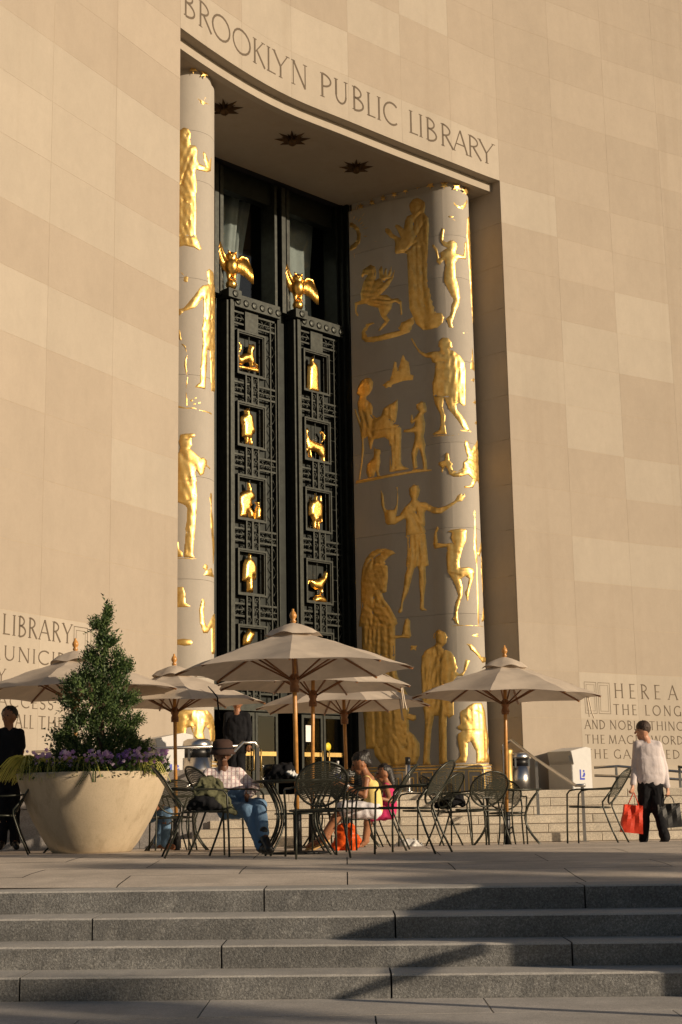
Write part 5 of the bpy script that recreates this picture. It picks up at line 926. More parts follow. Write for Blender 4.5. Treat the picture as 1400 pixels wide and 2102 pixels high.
rail2('handrail', 'steel handrail behind the man in the hat, sloping down to the left', [[(-5.2, 24.3, 1.56), (-1.75, 24.3, 1.60)], [(-1.42, 24.0, 1.56), (-1.48, 24.0, 1.64), (-1.66, 23.8, 1.63), (-2.1, 22.9, 1.10), (-2.42, 22.0, .90)]], [(-3.3, 24.3, TER, 1.56), (-1.43, 24.1, TER - .2, 1.56), (-4.9, 24.3, TER, 1.56), (-2.3, 22.3, 0.02, .94)])
def px_at(x, y, Y):
    d = fw * FPX + ci * (x - CXP) + cj * (CYP - y); t = Y / d.y; return (d.x * t, Y, EYE + d.z * t)
def flat(v): return (round(v[0], 2), v[1], round(v[2], 2))
rail2('ramp_rail', 'curved steel ramp rail below the right inscription', [[(5.1, 30.2, 1.28), (5.6, 30.2, 1.30), (6.3, 30.1, 1.22), (7.2, 29.9, 1.12), (8.5, 29.7, .98)], [(5.1, 30.2, 1.12), (6.2, 30.1, 1.06), (8.5, 29.7, .86)], [(6.6, 29.2, 1.25), (7.2, 28.8, 1.08), (8.2, 28.4, .95)]],
      [(5.55, 30.2, .8, 1.29), (6.05, 30.12, .8, 1.25), (7.2, 29.9, .8, 1.12), (6.62, 29.2, .8, 1.25)])
rail2('ramp_rail', 'low steel ramp rail below the left inscription', [[(-7.0, 24.35, 1.32), (-5.3, 24.35, 1.36)], [(-5.3, 24.35, 1.36), (-4.5, 24.4, 1.2)]], [(-6.4, 24.35, .8, 1.33), (-5.3, 24.35, .8, 1.36)])
# ------------------------------------------------------------------ umbrellas
def make_umbrella(seed=0):
    r_ = random.Random(seed); t = empty('patio_umbrella')
    R, ZR, ZT = 1.265, 1.93, 2.38
    bm = NB(); n_ = 12; m_ = 8; rings = []
    for j in range(n_ + 1):
        f = .02 + .98 * j / n_; ring_ = []
        for k in range(8 * m_):
            a = 2 * PI * k / (8 * m_); q = (k % m_) / m_; sag = sin(PI * q)
            rad = R * f * (1 - sag * (1 - cos(PI / 8)) * 1.0 - .035 * sag * f)
            z = ZT - (ZT - ZR) * (f ** .93) - .028 * sag * f ** 1.5 + .10 * f * (1 - f) * 1.1 + (.045 * sag if j == n_ else 0)
            z += .006 * sin(a * 7 + f * 20 + seed)
            ring_.append(bm.verts.new((rad * cos(a), rad * sin(a), z)))
        rings.append(ring_)
    for A, B in zip(rings, rings[1:]):
        for k in range(8 * m_):
            f = bm.faces.new((A[k], A[(k + 1) % (8 * m_)], B[(k + 1) % (8 * m_)], B[k])); f.smooth = True
    for k in range(8 * m_):
        if k % m_ == 0: 
            for A, B in zip(rings, rings[1:]):
                e = bm.edges.get((A[k], B[k])); 
                if e: e.smooth = False
    canopy = obj('canopy', bm, M['canvas']); canopy.parent = t
    # hem
    bm = NB(); pts = [v_.co.copy() for v_ in canopy.data.vertices[-8 * m_:]] if False else None
    # vent cap with scalloped edge
    bm = NB(); rings = []
    for j in range(5):
        f = j / 4; ring_ = []
        for k in range(64):
            a = 2 * PI * k / 64; q = (k % 8) / 8; sag = sin(PI * q)
            rad = .02 + (.29 if j else 0) * f * (1 - .05 * sag); z = ZT + .075 - .135 * f + .018 * sin(PI * f) - (.015 * (1 - sag) if j == 4 else 0) + (.012 * sin(a * 5 + seed) if j > 2 else 0) 
            ring_.append(bm.verts.new((rad * cos(a), rad * sin(a), z)))
        rings.append(ring_)
    for A, B in zip(rings, rings[1:]):
        for k in range(64): bm.faces.new((A[k], A[(k + 1) % 64], B[(k + 1) % 64], B[k])).smooth = True
    obj('vent_cap', bm, M['canvas']).parent = t
    bm = NB(); lathe(bm, [(.018, ZT + 0.070), (.03, ZT + 0.085), (.034, ZT + 0.095), (.02, ZT + 0.115), (.035, ZT + 0.135), (.04, ZT + 0.160), (.028, ZT + 0.190), (.012, ZT + 0.210), (.014, ZT + 0.225), (.0, ZT + 0.235)], seg=14); obj('finial', bm, M['wood']).parent = t
    bm = NB(); lathe(bm, [(.024, .40), (.024, ZT + 0.110)], seg=14); obj('pole', bm, M['wood']).parent = t
    bm = NB(); lathe(bm, [(.05, 1.70), (.052, 1.76), (.04, 1.79), (.055, 1.82), (.055, 1.87), (.03, 1.9)], seg=14); obj('hub', bm, M['wood_dark']).parent = t; bm = NB(); lathe(bm, [(.05, ZT - .1), (.06, ZT - .04), (.05, ZT)], seg=14); obj('top_hub', bm, M['wood_dark']).parent = t; bm = NB()
    tube(bm, [(-.09, 0, 1.74), (.09, 0, 1.74)], .008, 5)
    obj('crank_pin', bm, M['wood_dark']).parent = t
    for k in range(8):
        a = 2 * PI * k / 8
        bm = NB(); P = lambda f, dz=0: (R * f * cos(a), R * f * sin(a), ZT - (ZT - ZR) * (f ** .93) + .10 * f * (1 - f) * 1.1 - .018 + dz)
        tube(bm, [P(.04), P(.3), P(.6), P(.85), P(.985)], .013, 5); o = obj('rib', bm, M['wood_dark']); o.parent = t
        bm = NB(); tube(bm, [(.05 * cos(a), .05 * sin(a), 1.84), P(.5)], .011, 5); obj('strut', bm, M['wood_dark']).parent = t
    # base: dark socket tube on a round plate
    bm = NB(); lathe(bm, [(.045, .0), (.045, .44), (.03, .45)], seg=14); obj('base_tube', bm, M['black_metal']).parent = t
    bm = NB(); lathe(bm, [(.34, .0), (.34, .015), (.1, .03), (.0, .03)], seg=28); obj('base_plate', bm, M['black_metal']).parent = t
    bm = NB(); tube(bm, [(.045, 0, .22), (.10, 0, .26), (.12, 0, .2), (.06, 0, .17)], .008, 5); obj('tightening_knob', bm, M['black_metal']).parent = t
    return t
def ties(t, ang, mat='cord'):
    R = 1.265; a = RAD(ang); bm = NB(); x, y = R * .80 * cos(a), R * .80 * sin(a)
    for q in (0, 1):
        s = .03 * q; pts = [(x * .86, y * .86, 2.11), (x * .97 + s, y * .97, 2.035), (x * 1.07 + s, y * 1.07, 1.96), (x * 1.09 + s * 2, y * 1.09, 1.80 - .05 * q), (x * 1.10 + s * 3.0, y * 1.10, 1.68 - .02 * q)]
        tube(bm, pts, [.008] * 5, 4)
    obj('tie_strap', bm, M[mat]).parent = t
um = make_umbrella(3)
UM = [(-.50, 15.2, 0, 'front centre cream patio umbrella, the largest one, over the table in the middle', 79),
      (2.07, 19.2, 8, 'rightmost cream patio umbrella, standing alone in front of the right pillar', 52),
      (-3.42, 18.75, 14, 'leftmost cream patio umbrella, behind the juniper in the planter', 0),
      (-2.24, 19.56, -6, 'cream patio umbrella in front of the left pillar, with its dark tie strap hanging', -35),
      (-.42, 17.95, 3, 'cream patio umbrella directly behind the large central one', 46),
      (.03, 20.34, -9, 'farthest cream patio umbrella, lowest of the three in the middle', 40)]
ums = []
for i, (x, y, rz, lab, ta) in enumerate(UM):
    t = um if i == 0 else copy_tree(um)
    t.location = (x, y, ground_z(y)); t.rotation_euler = (RAD((.6, -1.1, .8, 1.2, -.7, .9)[i]), RAD((-.5, .9, -1.0, .7, 1.1, -.8)[i]), RAD(rz + 22.5 * (0 if i in (0,) else 1)) - (PI / 2 if i == 0 else PI / 2)); tag(t, lab, 'umbrella', 'patio umbrellas on the plaza'); t.scale = (1.075, 1.075, 1.05) if i == 2 else ((1.0, 1.0, .965) if i == 0 else (1, 1, 1)); ums.append(t)
for i, ang in ((1, 62), (3, 20), (4, 66), (5, 30)): ties(ums[i], ang, 'black_cloth' if i == 3 else 'cord')
# ------------------------------------------------------------------ tables
def make_table():
    t = empty('cafe_table'); R = .46
    bm = NB(); tube(bm, [(R * cos(2 * PI * i / 36), R * sin(2 * PI * i / 36), .725) for i in range(36)], .013, 6, closed=True)
    for i in range(8): a = 2 * PI * i / 8; tube(bm, [(.05 * cos(a), .05 * sin(a), .722), (R * cos(a), R * sin(a), .722)], .006, 4)
    obj('rim', bm, M['iron']).parent = t
    bm = NB(); lathe(bm, [(.03, .727), (R, .727)], seg=36); obj('mesh_top', bm, M['wire']).parent = t
    for k in range(4):
        a = PI / 4 + k * PI / 2; bm = NB()
        for s in (-.035, .035):
            pts = []
            for i in range(11):
                q = i / 10; z = .72 * (1 - q); rad = .44 - .20 * sin(PI * min(1, q * 1.0)) ** 1 + .0 * q + (.02 * q)
                pts.append((rad * cos(a) - s * sin(a), rad * sin(a) + s * cos(a), z))
            tube(bm, pts, .011, 6)
        obj('leg', bm, M['iron']).parent = t
    bm = NB(); tube(bm, [(.235 * cos(2 * PI * i / 24), .235 * sin(2 * PI * i / 24), .40) for i in range(24)], .009, 5, closed=True); obj('brace_ring', bm, M['iron']).parent = t
    return t
tb = make_table()
for i, (x, y, lab) in enumerate([(-.49, 15.05, 'round mesh café table under the large central umbrella'), (2.07, 19.2, 'round mesh café table under the rightmost umbrella'), (-3.12, 17.6, 'round mesh café table hidden behind the big planter'),
                                 (-2.24, 19.56, 'round mesh café table under the umbrella by the left pillar'), (-.16, 17.9, 'round mesh café table behind the central table'), (.03, 20.34, 'round mesh café table in front of the glass doors')]):
    t = tb if i == 0 else copy_tree(tb); t.location = (x, y, ground_z(y)); t.rotation_euler = (0, 0, .1 + i * .4); tag(t, lab, 'table', 'round café tables')
# ------------------------------------------------------------------ chairs (local +y is the way the sitter faces)
def make_chair():
    t = empty('cafe_chair'); r = .010
    bm = NB()   # seat ring: rounded square
    seat = []
    for i in range(28):
        a = 2 * PI * i / 28; c_, s_ = cos(a), sin(a); seat.append((.235 * math.copysign(abs(c_) ** .6, c_), .23 * math.copysign(abs(s_) ** .6, s_) + .02, .44 + .008 * s_))
    tube(bm, seat, .011, 6, closed=True); obj('seat_ring', bm, M['iron']).parent = t
    bm = NB(); c0 = bm.verts.new((0, .02, .432)); vs_ = [bm.verts.new(p) for p in seat]
    for i in range(28): bm.faces.new((c0, vs_[i], vs_[(i + 1) % 28])).smooth = True
    obj('seat_mesh', bm, M['wire']).parent = t
    def bk(x, h):   # backrest surface: leans back, curves round
        return (x, -.20 - .30 * (h - .44) / .45 + .30 * x * x * 1.2, h)
    bm = NB(); back = []
    for i in range(32):
        a = 2 * PI * i / 32; w = .245 * (1 - .10 * -sin(a)) ; back.append(bk(w * cos(a), .685 + .205 * sin(a)))
    tube(bm, back, .012, 6, closed=True); obj('back_ring', bm, M['iron']).parent = t
    bm = NB(); n_ = 10; rows = []
    for j in range(n_ + 1):
        h = .535 + .35 * j / n_; a = math.asin(max(-1, min(1, (h - .685) / .205))); w = .245 * (1 + .10 * sin(a)) * cos(a) * .98; rows.append([bm.verts.new(bk(w * (2 * i / 8 - 1), h + (.05 * (1 - (2 * i / 8 - 1) ** 2) if j == 0 else 0))) for i in range(9)])
    for A, B in zip(rows, rows[1:]):
        for i in range(8): bm.faces.new((A[i], A[i + 1], B[i + 1], B[i])).smooth = True
    obj('back_mesh', bm, M['wire']).parent = t
    for s in (-1, 1):
        bm = NB(); tube(bm, [bk(s * .235, .62), (s * .238, -.20, .50), (s * .225, -.20, .44), (s * .24, -.28, .22), (s * .26, -.38, .0)], r + .001, 6); obj('leg', bm, M['iron']).parent = t
        bm = NB(); tube(bm, [bk(s * .235, .665), (s * .265, -.12, .655), (s * .275, .10, .655), (s * .272, .19, .64), (s * .265, .225, .60), (s * .25, .235, .44), (s * .25, .245, .22), (s * .255, .25, .0)], r + .001, 6); obj('armrest', bm, M['iron']).parent = t
    return t
ch = make_chair()
CH = [ # px-free positions: x, y, heading (deg, direction the sitter faces; 0 = away from camera, 90 = left)
      (-1.44, 14.75, -80, 'mesh café chair holding a dark bag, directly right of the big planter'),
      (-1.18, 15.35, -60, 'mesh café chair the man in the hat sits on'),
      (-.30, 14.35, 12, 'mesh café chair seen from behind in front of the central table'),
      (.27, 15.75, 84, 'mesh café chair the woman in the yellow top sits on'),
      (.60, 14.75, 68, 'empty mesh café chair with a tall oval back, right of the seated woman'),
      (.98, 18.3, 60, 'small mesh café chair behind the empty tall backed one'),
      (1.42, 18.55, -75, 'mesh café chair facing right with a black bag on its seat'),
      (1.62, 18.25, 20, 'mesh café chair with a round back seen from behind, left of the right table'),
      (2.15, 19.95, 178, 'mesh café chair behind the right table, facing the camera'),
      (3.0, 18.1, 66, 'lone mesh café chair at the right, beside the walking man'),
      (-4.0, 16.9, 100, 'dark mesh café chair at the left edge in front of the standing man'),
      (-.05, 16.3, 160, 'mesh café chair behind the central table pole'),
      (.15, 18.9, 100, 'mesh café chair behind the seated woman'),
      (-2.2, 18.7, 15, 'mesh café chair between the planter and the man in the hat')]
for i, (x, y, a, lab) in enumerate(CH):
    t = ch if i == 0 else copy_tree(ch); t.location = (x, y, ground_z(y)); t.rotation_euler = (0, 0, RAD(a)); tag(t, lab, 'chair', 'black wire mesh café chairs')
# ------------------------------------------------------------------ planter, juniper and flowers
PX, PY = -2.98, 17.3; PZ = ground_z(PY); before = set(C.objects)
t = empty('planter', (PX, PY, PZ)); tag(t, 'big tan bowl shaped planter with a small tree and purple flowers', 'planter')
bm = NB(); prof = [(.44, 0), (.462, .015), (.54, .12), (.615, .25), (.69, .38), (.755, .52), (.81, .66), (.855, .80), (.885, .905), (.845, .905), (.82, .82)]
lathe(bm, prof, seg=64)
bm.faces.ensure_lookup_table()
obj('bowl', bm, M['concrete']).parent = t
bm = NB(); lathe(bm, [(.83, .86), (.5, .90), (.0, .93)], seg=40); obj('soil', bm, M['soil']).parent = t
jt = empty('juniper_tree', (PX + .07, PY, PZ + .90)); tag(jt, 'conical dark green juniper growing in the big planter', 'tree')
bm = NB(); tube(bm, [(0, 0, 0), (.02, 0, .4), (-.01, 0, .8), (.02, 0, 1.3), (.08, 0, 1.85)], [.06, .05, .035, .02, .006], 8); obj('trunk', bm, M['bark']).parent = jt
LOB = [(-.47, .42, .13, .05), (.42, .60, .12, .045), (-.40, .82, .13, .045), (.38, .84, .10, .05), (-.27, 1.10, .11, .04), (.33, 1.22, .07, .04), (-.14, 1.36, .08, .04), (.12, 1.52, .06, .035), (-.50, .16, .12, .06), (.50, .28, .12, .06), (-.28, .20, .24, .15), (.25, .22, .28, .2), (0, .18, .30, .2), (-.42, .28, .16, .12), (.34, .40, .14, .14), (-.22, .52, .22, .17), (.10, .5, .24, .2), (-.30, .60, .12, .1), (.20, .66, .2, .16), (-.02, .78, .24, .18), (-.20, .98, .22, .13), (-.36, 1.02, .12, .06), (.14, .95, .17, .17), (.24, 1.12, .12, .11), (.21, 1.28, .08, .12), (.0, 1.15, .13, .17), (-.10, 1.22, .12, .12), (.02, 1.42, .09, .16), (-.0, 1.60, .06, .14), (-.07, 1.72, .07, .025), (.05, 1.76, .035, .12), (.09, 1.86, .025, .08)]
bm = NB(); rj = random.Random(11)
def spray(bm, p, d, L, rj):
    d = d.normalized(); u = d.cross(Vector((rj.uniform(-1, 1), rj.uniform(-1, 1), rj.uniform(-1, 1)))).normalized(); v_ = d.cross(u)
    for i in range(5):
        q = p + d * (L * i / 5); s = L * (.42 - .05 * i); dd = (d * .8 + (u if i % 2 else v_) * rj.choice((-1, 1)) * .8 + Vector((0, 0, .15))).normalized()
        w = dd.cross(u if i % 2 == 0 else v_).normalized() * s * .24
        a = bm.verts.new(q - w); b_ = bm.verts.new(q + w); c_ = bm.verts.new(q + dd * s); bm.faces.new((a, b_, c_))
for lx, lz, rx, rz_ in LOB:
    lx *= .88; rx *= .84
    n_ = int(60 + 4600 * rx * rz_)
    for _ in range(n_):
        while True:
            q = Vector((rj.uniform(-1, 1), rj.uniform(-1, 1), rj.uniform(-1, 1)))
            if q.length < 1: break
        q = q.normalized() * (q.length ** .45); p = Vector((lx + q.x * rx, q.y * min(rx, .3) * 1.15, lz + q.z * rz_))
        d = Vector((p.x * 1.2, p.y * 1.2, .35 + .4 * q.z)); spray(bm, p, d + Vector((rj.uniform(-.3, .3), rj.uniform(-.3, .3), rj.uniform(-.2, .4))), rj.uniform(.07, .17) * (1.5 if rj.random() < .04 else 1), rj)
obj('crown', bm, M['juniper'], jt, smooth='raw')
for i, (cx, cy, n_, L) in enumerate([(-.64, -.34, 130, .46), (-.36, -.56, 90, .36), (.0, -.62, 95, .36), (.60, -.44, 80, .34), (.42, .1, 100, .5), (-.55, .2, 120, .52)]):
    bm = NB()
    for _ in range(n_):
        a = rj.uniform(0, 2 * PI) if i else rj.uniform(PI * .5, PI * 1.75); l = L * rj.uniform(.6, 1.1); w = .0105
        p0 = Vector((rj.uniform(-.07, .07), rj.uniform(-.05, .05), .95)); dr = Vector((cos(a), sin(a) * .7 - .25, 0)); pr = None
        for j in range(6):
            q = j / 5; p = p0 + dr * (l * .85 * q ** 1.1) + Vector((0, 0, l * (1.55 * q - 1.85 * q * q) )); sd = Vector((-dr.y, dr.x, 0)).normalized() * w * (1 - q * .85) + Vector((0, 0, w * .5))
            cur = (bm.verts.new(p - sd), bm.verts.new(p + sd))
            if pr: bm.faces.new((pr[0], pr[1], cur[1], cur[0]))
            pr = cur
    o = obj('ornamental_grass', bm, M['grass'], smooth='raw'); o.location = (PX + cx, PY + cy, PZ)
    tag(o, ['spilling tuft of golden grass at the left rim of the big planter', 'golden grass tuft left of centre on the planter rim', 'golden grass tuft at the middle of the planter rim', 'golden grass tuft spilling over the right rim of the planter', 'golden grass tuft behind the flowers at the right of the planter', 'golden grass tuft at the back left of the planter'][i], 'grass', 'golden grass tufts in the planter')
LABF = ['purple pansies left in the planter', 'mauve pansies left of centre in the planter, beside the golden grass', 'pale mauve pansies at the middle front of the planter', 'bright purple pansies right of centre in the planter', 'mauve pansies near the right rim of the planter', 'purple pansies spilling over the far right rim of the planter', 'deep purple pansies between the tree and the right rim']
for i, (cx, cy, rx, n_, mt) in enumerate([(-.46, -.48, .11, 26, 'petal'), (-.16, -.60, .15, 30, 'petal'), (.20, -.60, .16, 44, 'petal'), (.42, -.52, .13, 34, 'petal_dark'), (.64, -.42, .16, 44, 'petal'), (.80, -.22, .10, 34, 'petal'), (.50, -.3, .12, 26, 'petal_dark')]):
    bm = NB(); root = empty('pansy_clump', (PX + cx, PY + cy - .09, PZ + .90)); tag(root, LABF[i], 'flowers', 'pansy clumps in the planter')
    for _ in range(n_):
        p = Vector((rj.gauss(0, .55) * rx, rj.uniform(-.10, .06), rj.uniform(.05, .20) + .07 * rj.random())); nrm = Vector((rj.uniform(-.6, .6), -1, rj.uniform(-.2, .7))).normalized(); u = nrm.cross(Vector((0, 0, 1))).normalized(); v_ = nrm.cross(u)
        c0 = bm.verts.new(p); s = rj.uniform(.022, .034); ring_ = [bm.verts.new(p + (u * cos(a * PI / 5) + v_ * sin(a * PI / 5)) * s * (1 if a % 2 else .62) - nrm * .004) for a in range(10)]
        for a in range(10): bm.faces.new((c0, ring_[a], ring_[(a + 1) % 10]))
    tag(obj('petals', bm, M[mt], root, smooth='raw'), kind='stuff')
    bm = NB()
    for _ in range(220):
        p = Vector((rj.uniform(-rx * 1.3, rx * 1.3), rj.uniform(-.14, .12), rj.uniform(-.03, .16))); d = Vector((rj.uniform(-1, 1), rj.uniform(-1, .4), rj.uniform(-.3, 1))).normalized(); u = d.cross(Vector((.3, .2, 1))).normalized() * .011
        bm.faces.new([bm.verts.new(q) for q in (p - u, p + d * .02 - u * 1.2, p + d * .045, p + d * .02 + u * 1.2, p + u)])
    tag(obj('leaves', bm, M['leaf'], root, smooth='raw'), kind='stuff')
bm = NB()   # low leafy filler along the whole rim, nobody could count it
for _ in range(5200):
    a = rj.uniform(0, 2 * PI); r_ = .88 * rj.random() ** .4 * (1 if rj.random() > .12 else 1.03); p = Vector((r_ * cos(a), r_ * sin(a), .90 + rj.uniform(-.01, .10) - (.06 if r_ > .86 else 0))); d = Vector((rj.uniform(-1, 1), rj.uniform(-1, 1), rj.uniform(-.2, 1))).normalized(); u = d.cross(Vector((.3, .2, 1))).normalized() * .009
    bm.faces.new([bm.verts.new(q) for q in (p - u, p + d * .016 - u * 1.2, p + d * .04, p + d * .016 + u * 1.2, p + u)])
o = obj('ground_cover', bm, M['leaf'], smooth='raw'); o.location = (PX, PY, PZ); tag(o, 'low green leaves filling the planter', 'ground cover', kind='stuff')
bm = NB()
for k, (a, L) in enumerate(((-1.45, .22), (-1.38, .12))):   # trailing stems over the rim
    for i in range(14):
        q = i / 14; r_ = .885 - .10 * q * L / .22; an = a - (.22 * q if k == 0 else 0); p = Vector((r_ * cos(an) , r_ * sin(an) - .02, .90 - q * L))
        for s in (-1, 1): bm.faces.new([bm.verts.new(p + Vector(v_)) for v_ in ((0, 0, 0), (s * .016, -.004, .008), (s * .022, -.004, -.006))])
o = obj('trailing_stem', bm, M['leaf'], smooth='raw'); o.location = (PX, PY, PZ); tag(o, 'thin trailing stem hanging over the front rim of the planter', 'vine')

# the planter and all that grows in it stand at their real distance and size
P1 = Vector((-2.96, 17.25, ground_z(17.25))); P0 = Vector((PX, PY, PZ))
for o in list(C.objects):
    if o not in before and o.parent is None: o.location = P1 + (o.location - P0) * 1.0; o.scale = (1.0,) * 3
# ------------------------------------------------------------------ people
def caps(bm, p0, p1, r0, r1, seg=12):
    p0, p1 = Vector(p0), Vector(p1); d = p1 - p0; L = d.length
    if L < 1e-5: ball(bm, p0, r0, u=12, v=8); return
    d /= L; n_ = 4; pts, rs = [], []
    for i in range(n_): a = PI / 2 * (1 - i / n_); pts.append(p0 - d * r0 * sin(a)); rs.append(max(r0 * cos(a), .0015))
    for i in range(n_ + 1): a = PI / 2 * i / n_; pts.append(p1 + d * r1 * sin(a)); rs.append(max(r1 * cos(a), .0015))
    tube(bm, pts, rs, seg)
def fuse(name, bm, mat, parent, voxel=.011, amp=0.0, freq=9, smooth=3, seed=0, stretch=(1, 1, 1)):
    me = bpy.data.meshes.new('tmp'); bmesh.ops.recalc_face_normals(bm, faces=bm.faces[:]); bm.to_mesh(me); bm.free(); o = bpy.data.objects.new('tmp', me); C.objects.link(o)
    rm = o.modifiers.new('r', 'REMESH'); rm.mode = 'VOXEL'; rm.voxel_size = voxel; rm.use_smooth_shade = True
    sm = o.modifiers.new('s', 'SMOOTH'); sm.iterations = smooth; sm.factor = .5
    dg = bpy.context.evaluated_depsgraph_get(); me2 = bpy.data.meshes.new_from_object(o.evaluated_get(dg)); me2.name = name
    bpy.data.objects.remove(o); bpy.data.meshes.remove(me)
    if amp:
        off = Vector((seed * 3.1, seed * 1.7, 0))
        for v_ in me2.vertices:
            c = v_.co; q = Vector((c.x * stretch[0], c.y * stretch[1], c.z * stretch[2]))
            h = noise.noise(q * freq + off) + .5 * noise.noise(q * freq * 2.3 + off); v_.co = c + v_.normal * (abs(h) * 2 - .7) * amp
    me2.materials.clear(); me2.materials.append(mat); me2.polygons.foreach_set('use_smooth', [True] * len(me2.polygons))
    o2 = bpy.data.objects.new(name, me2); C.objects.link(o2); o2.parent = parent; return o2
def person(root_px, Y, J, face, lab, skin_m, top, bottom, shoes, hair, sleeve='long', leg='long', s=1.0, gz=None, hand_curl=.6, top_amp=.012, heavy=0.0, bulk=1.0):
    rx, _, rz_ = px_at(*root_px, Y); gz = ground_z(Y) if gz is None else gz
    R0 = Vector((rx, Y, gz)); root = empty('person', R0); tag(root, lab, 'person')
    j = {k: Vector(px_at(v[0], v[1], Y + (v[2] if len(v) > 2 else 0))) - R0 for k, v in J.items()}
    f = Vector(face).normalized(); up = Vector((0, 0, 1)); side = f.cross(up).normalized(); up = side.cross(f)
    H = j['head']
    bm = NB()
    ball(bm, H + up * .02 - f * .012, .104 * s, (.90, 1.0, 1.10)); caps(bm, H + f * .03 * s - up * .03 * s, H + f * .045 * s - up * .085 * s, .062 * s, .038 * s)
    caps(bm, H + f * .088 * s + up * .012 * s, H + f * .112 * s - up * .022 * s, .012, .017)
    for q in (-1, 1): caps(bm, H + side * q * .085 * s - f * .01 + up * .015, H + side * q * .090 * s - f * .012 - up * .03, .014, .010)
    caps(bm, H + f * .075 * s - up * .055 * s - side * .02, H + f * .075 * s - up * .055 * s + side * .02, .014, .014)
    caps(bm, H - up * .06 * s - f * .015, j['neck'], .052 * s, .058 * s)
    shl, shr, ch_, pv = j['shl'], j['shr'], j['chest'], j['pelvis']
    caps(bm, shl, shr, .05 * s, .05 * s); caps(bm, j['neck'], (shl + shr) / 2, .06 * s, .08 * s); caps(bm, ch_, (shl + shr) / 2, .08 * s, .07 * s); caps(bm, ch_, pv, .08 * s, .09 * s)
    fingers = []
    for q in ('l', 'r'):
        S, E_, Hn = j['sh' + q], j['el' + q], j['ha' + q]
        caps(bm, S, E_, .050 * s, .038 * s); caps(bm, E_, Hn, .038 * s, .025 * s)
        d = (Hn - E_).normalized(); w = d.cross(f); w = w.normalized() if w.length > .2 else side.copy(); n_ = d.cross(w)
        caps(bm, Hn + d * .015, Hn + d * .06 * s - w * .018, .022, .018); caps(bm, Hn + d * .015, Hn + d * .06 * s + w * .018, .022, .018)
        for i in range(4):
            b0 = Hn + d * .075 * s + w * (.030 - .020 * i); L = (.062, .072, .068, .052)[i] * s; c1 = hand_curl * .5; c2 = hand_curl
            p1 = b0 + (d * cos(c1) - n_ * sin(c1)) * L * .45; p2 = p1 + (d * cos(c1 + c2) - n_ * sin(c1 + c2)) * L * .35; p3 = p2 + (d * cos(c1 + 2 * c2) - n_ * sin(c1 + 2 * c2)) * L * .25
            caps(bm, b0, p1, .0098, .009, 8); caps(bm, p1, p2, .009, .008, 8); caps(bm, p2, p3, .008, .007, 8)
        t0 = Hn + d * .025 + w * .03; t1 = t0 + (d * .6 + w * .7).normalized() * .032 - n_ * .008; caps(bm, t0, t1, .012, .010, 8); caps(bm, t1, t1 + (d * .9 + w * .1) * .026 - n_ * .006, .010, .008, 8)
        K, A, T = j['kn' + q], j['an' + q], j['to' + q]; hp = j['hip' + q]
        caps(bm, hp, K, .080 * s, .055 * s); mid = K.lerp(A, .35); caps(bm, K, mid, .055 * s, .058 * s); caps(bm, mid, A, .056 * s, .036 * s)
        caps(bm, A - (T - A) * .18 - up * .0, A + (T - A) * .5, .036 * s, .034 * s); caps(bm, A + (T - A) * .5, T, .034 * s, .024 * s)
        if leg in ('bare', 'skirt'):
            tt = (T - A).normalized(); ww = tt.cross(Vector((0, 0, 1))).normalized()
            for i in range(5): caps(bm, T + ww * (.022 - .011 * i) - tt * .005, T + ww * (.024 - .012 * i) + tt * (.025 - .004 * i), .011 - .001 * i, .008, 8)
    fuse('body', bm, skin_m, root, .0088, 0, smooth=2)
    for q in (-1, 1):
        bm = NB(); ball(bm, H + side * q * .033 * s + f * .080 * s + up * .018, .010, u=8, v=6); obj('eye', bm, M['hair']).parent = root
    # hair
    if hair:
        bm = NB(); hm, style = hair
        ball(bm, H + up * .042 * s - f * .026, .106 * s, (1, 1, .98)); ball(bm, H - f * .045 * s + up * .022, .080 * s)
        if style == 'bun': ball(bm, H - f * .12 * s + up * .07 * s, .062 * s); ball(bm, H - f * .10 * s - up * .03, .055 * s)
        if style == 'long': caps(bm, H - f * .07, H - f * .07 - up * .14, .07, .05)
        fuse('hair', bm, hm, root, .011, .006, 40, 1)
    # top
    e = .020
    bm = NB(); caps(bm, shl, shr, .062 * s + e * .3, .062 * s + e * .3); caps(bm, j['neck'] - up * .02, (shl + shr) / 2 - up * .03, .060 * s, .095 * s); caps(bm, j['neck'] - up * .03, shl, .055 * s, .062 * s); caps(bm, j['neck'] - up * .03, shr, .055 * s, .062 * s)
    lat = (shr - shl).normalized()
    for t_, r_, w_ in ((0, .105, .080), (.35, .114 + heavy * .3, .085), (.62, .112 + heavy * .5, .072), (.9, .106 + heavy * .2, .050)):
        c0 = ((shl + shr) / 2 - up * .07).lerp(pv + (pv - ch_).normalized() * .0, t_); t2 = min(.93, t_ + .35); c1 = ((shl + shr) / 2 - up * .07).lerp(pv, t2)
        for q in (-1, -.6, -.25, .25, .6, 1): caps(bm, c0 + lat * q * w_ * s, c1 + lat * q * w_ * s, (r_ + .013 * (1 - q * q)) * s, (r_ + .013 * (1 - q * q)) * s)
    for q in ('l', 'r'):
        S, E_, Hn = j['sh' + q], j['el' + q], j['ha' + q]
        if sleeve == 'long': caps(bm, S, E_, .072 * s, .056 * s); caps(bm, E_, Hn.lerp(E_, .12), .056 * s, .044 * s); caps(bm, Hn.lerp(E_, .16), Hn.lerp(E_, .12), .046, .048)
        elif sleeve == 'short': caps(bm, S, S.lerp(E_, .7), .072 * s, .066 * s)
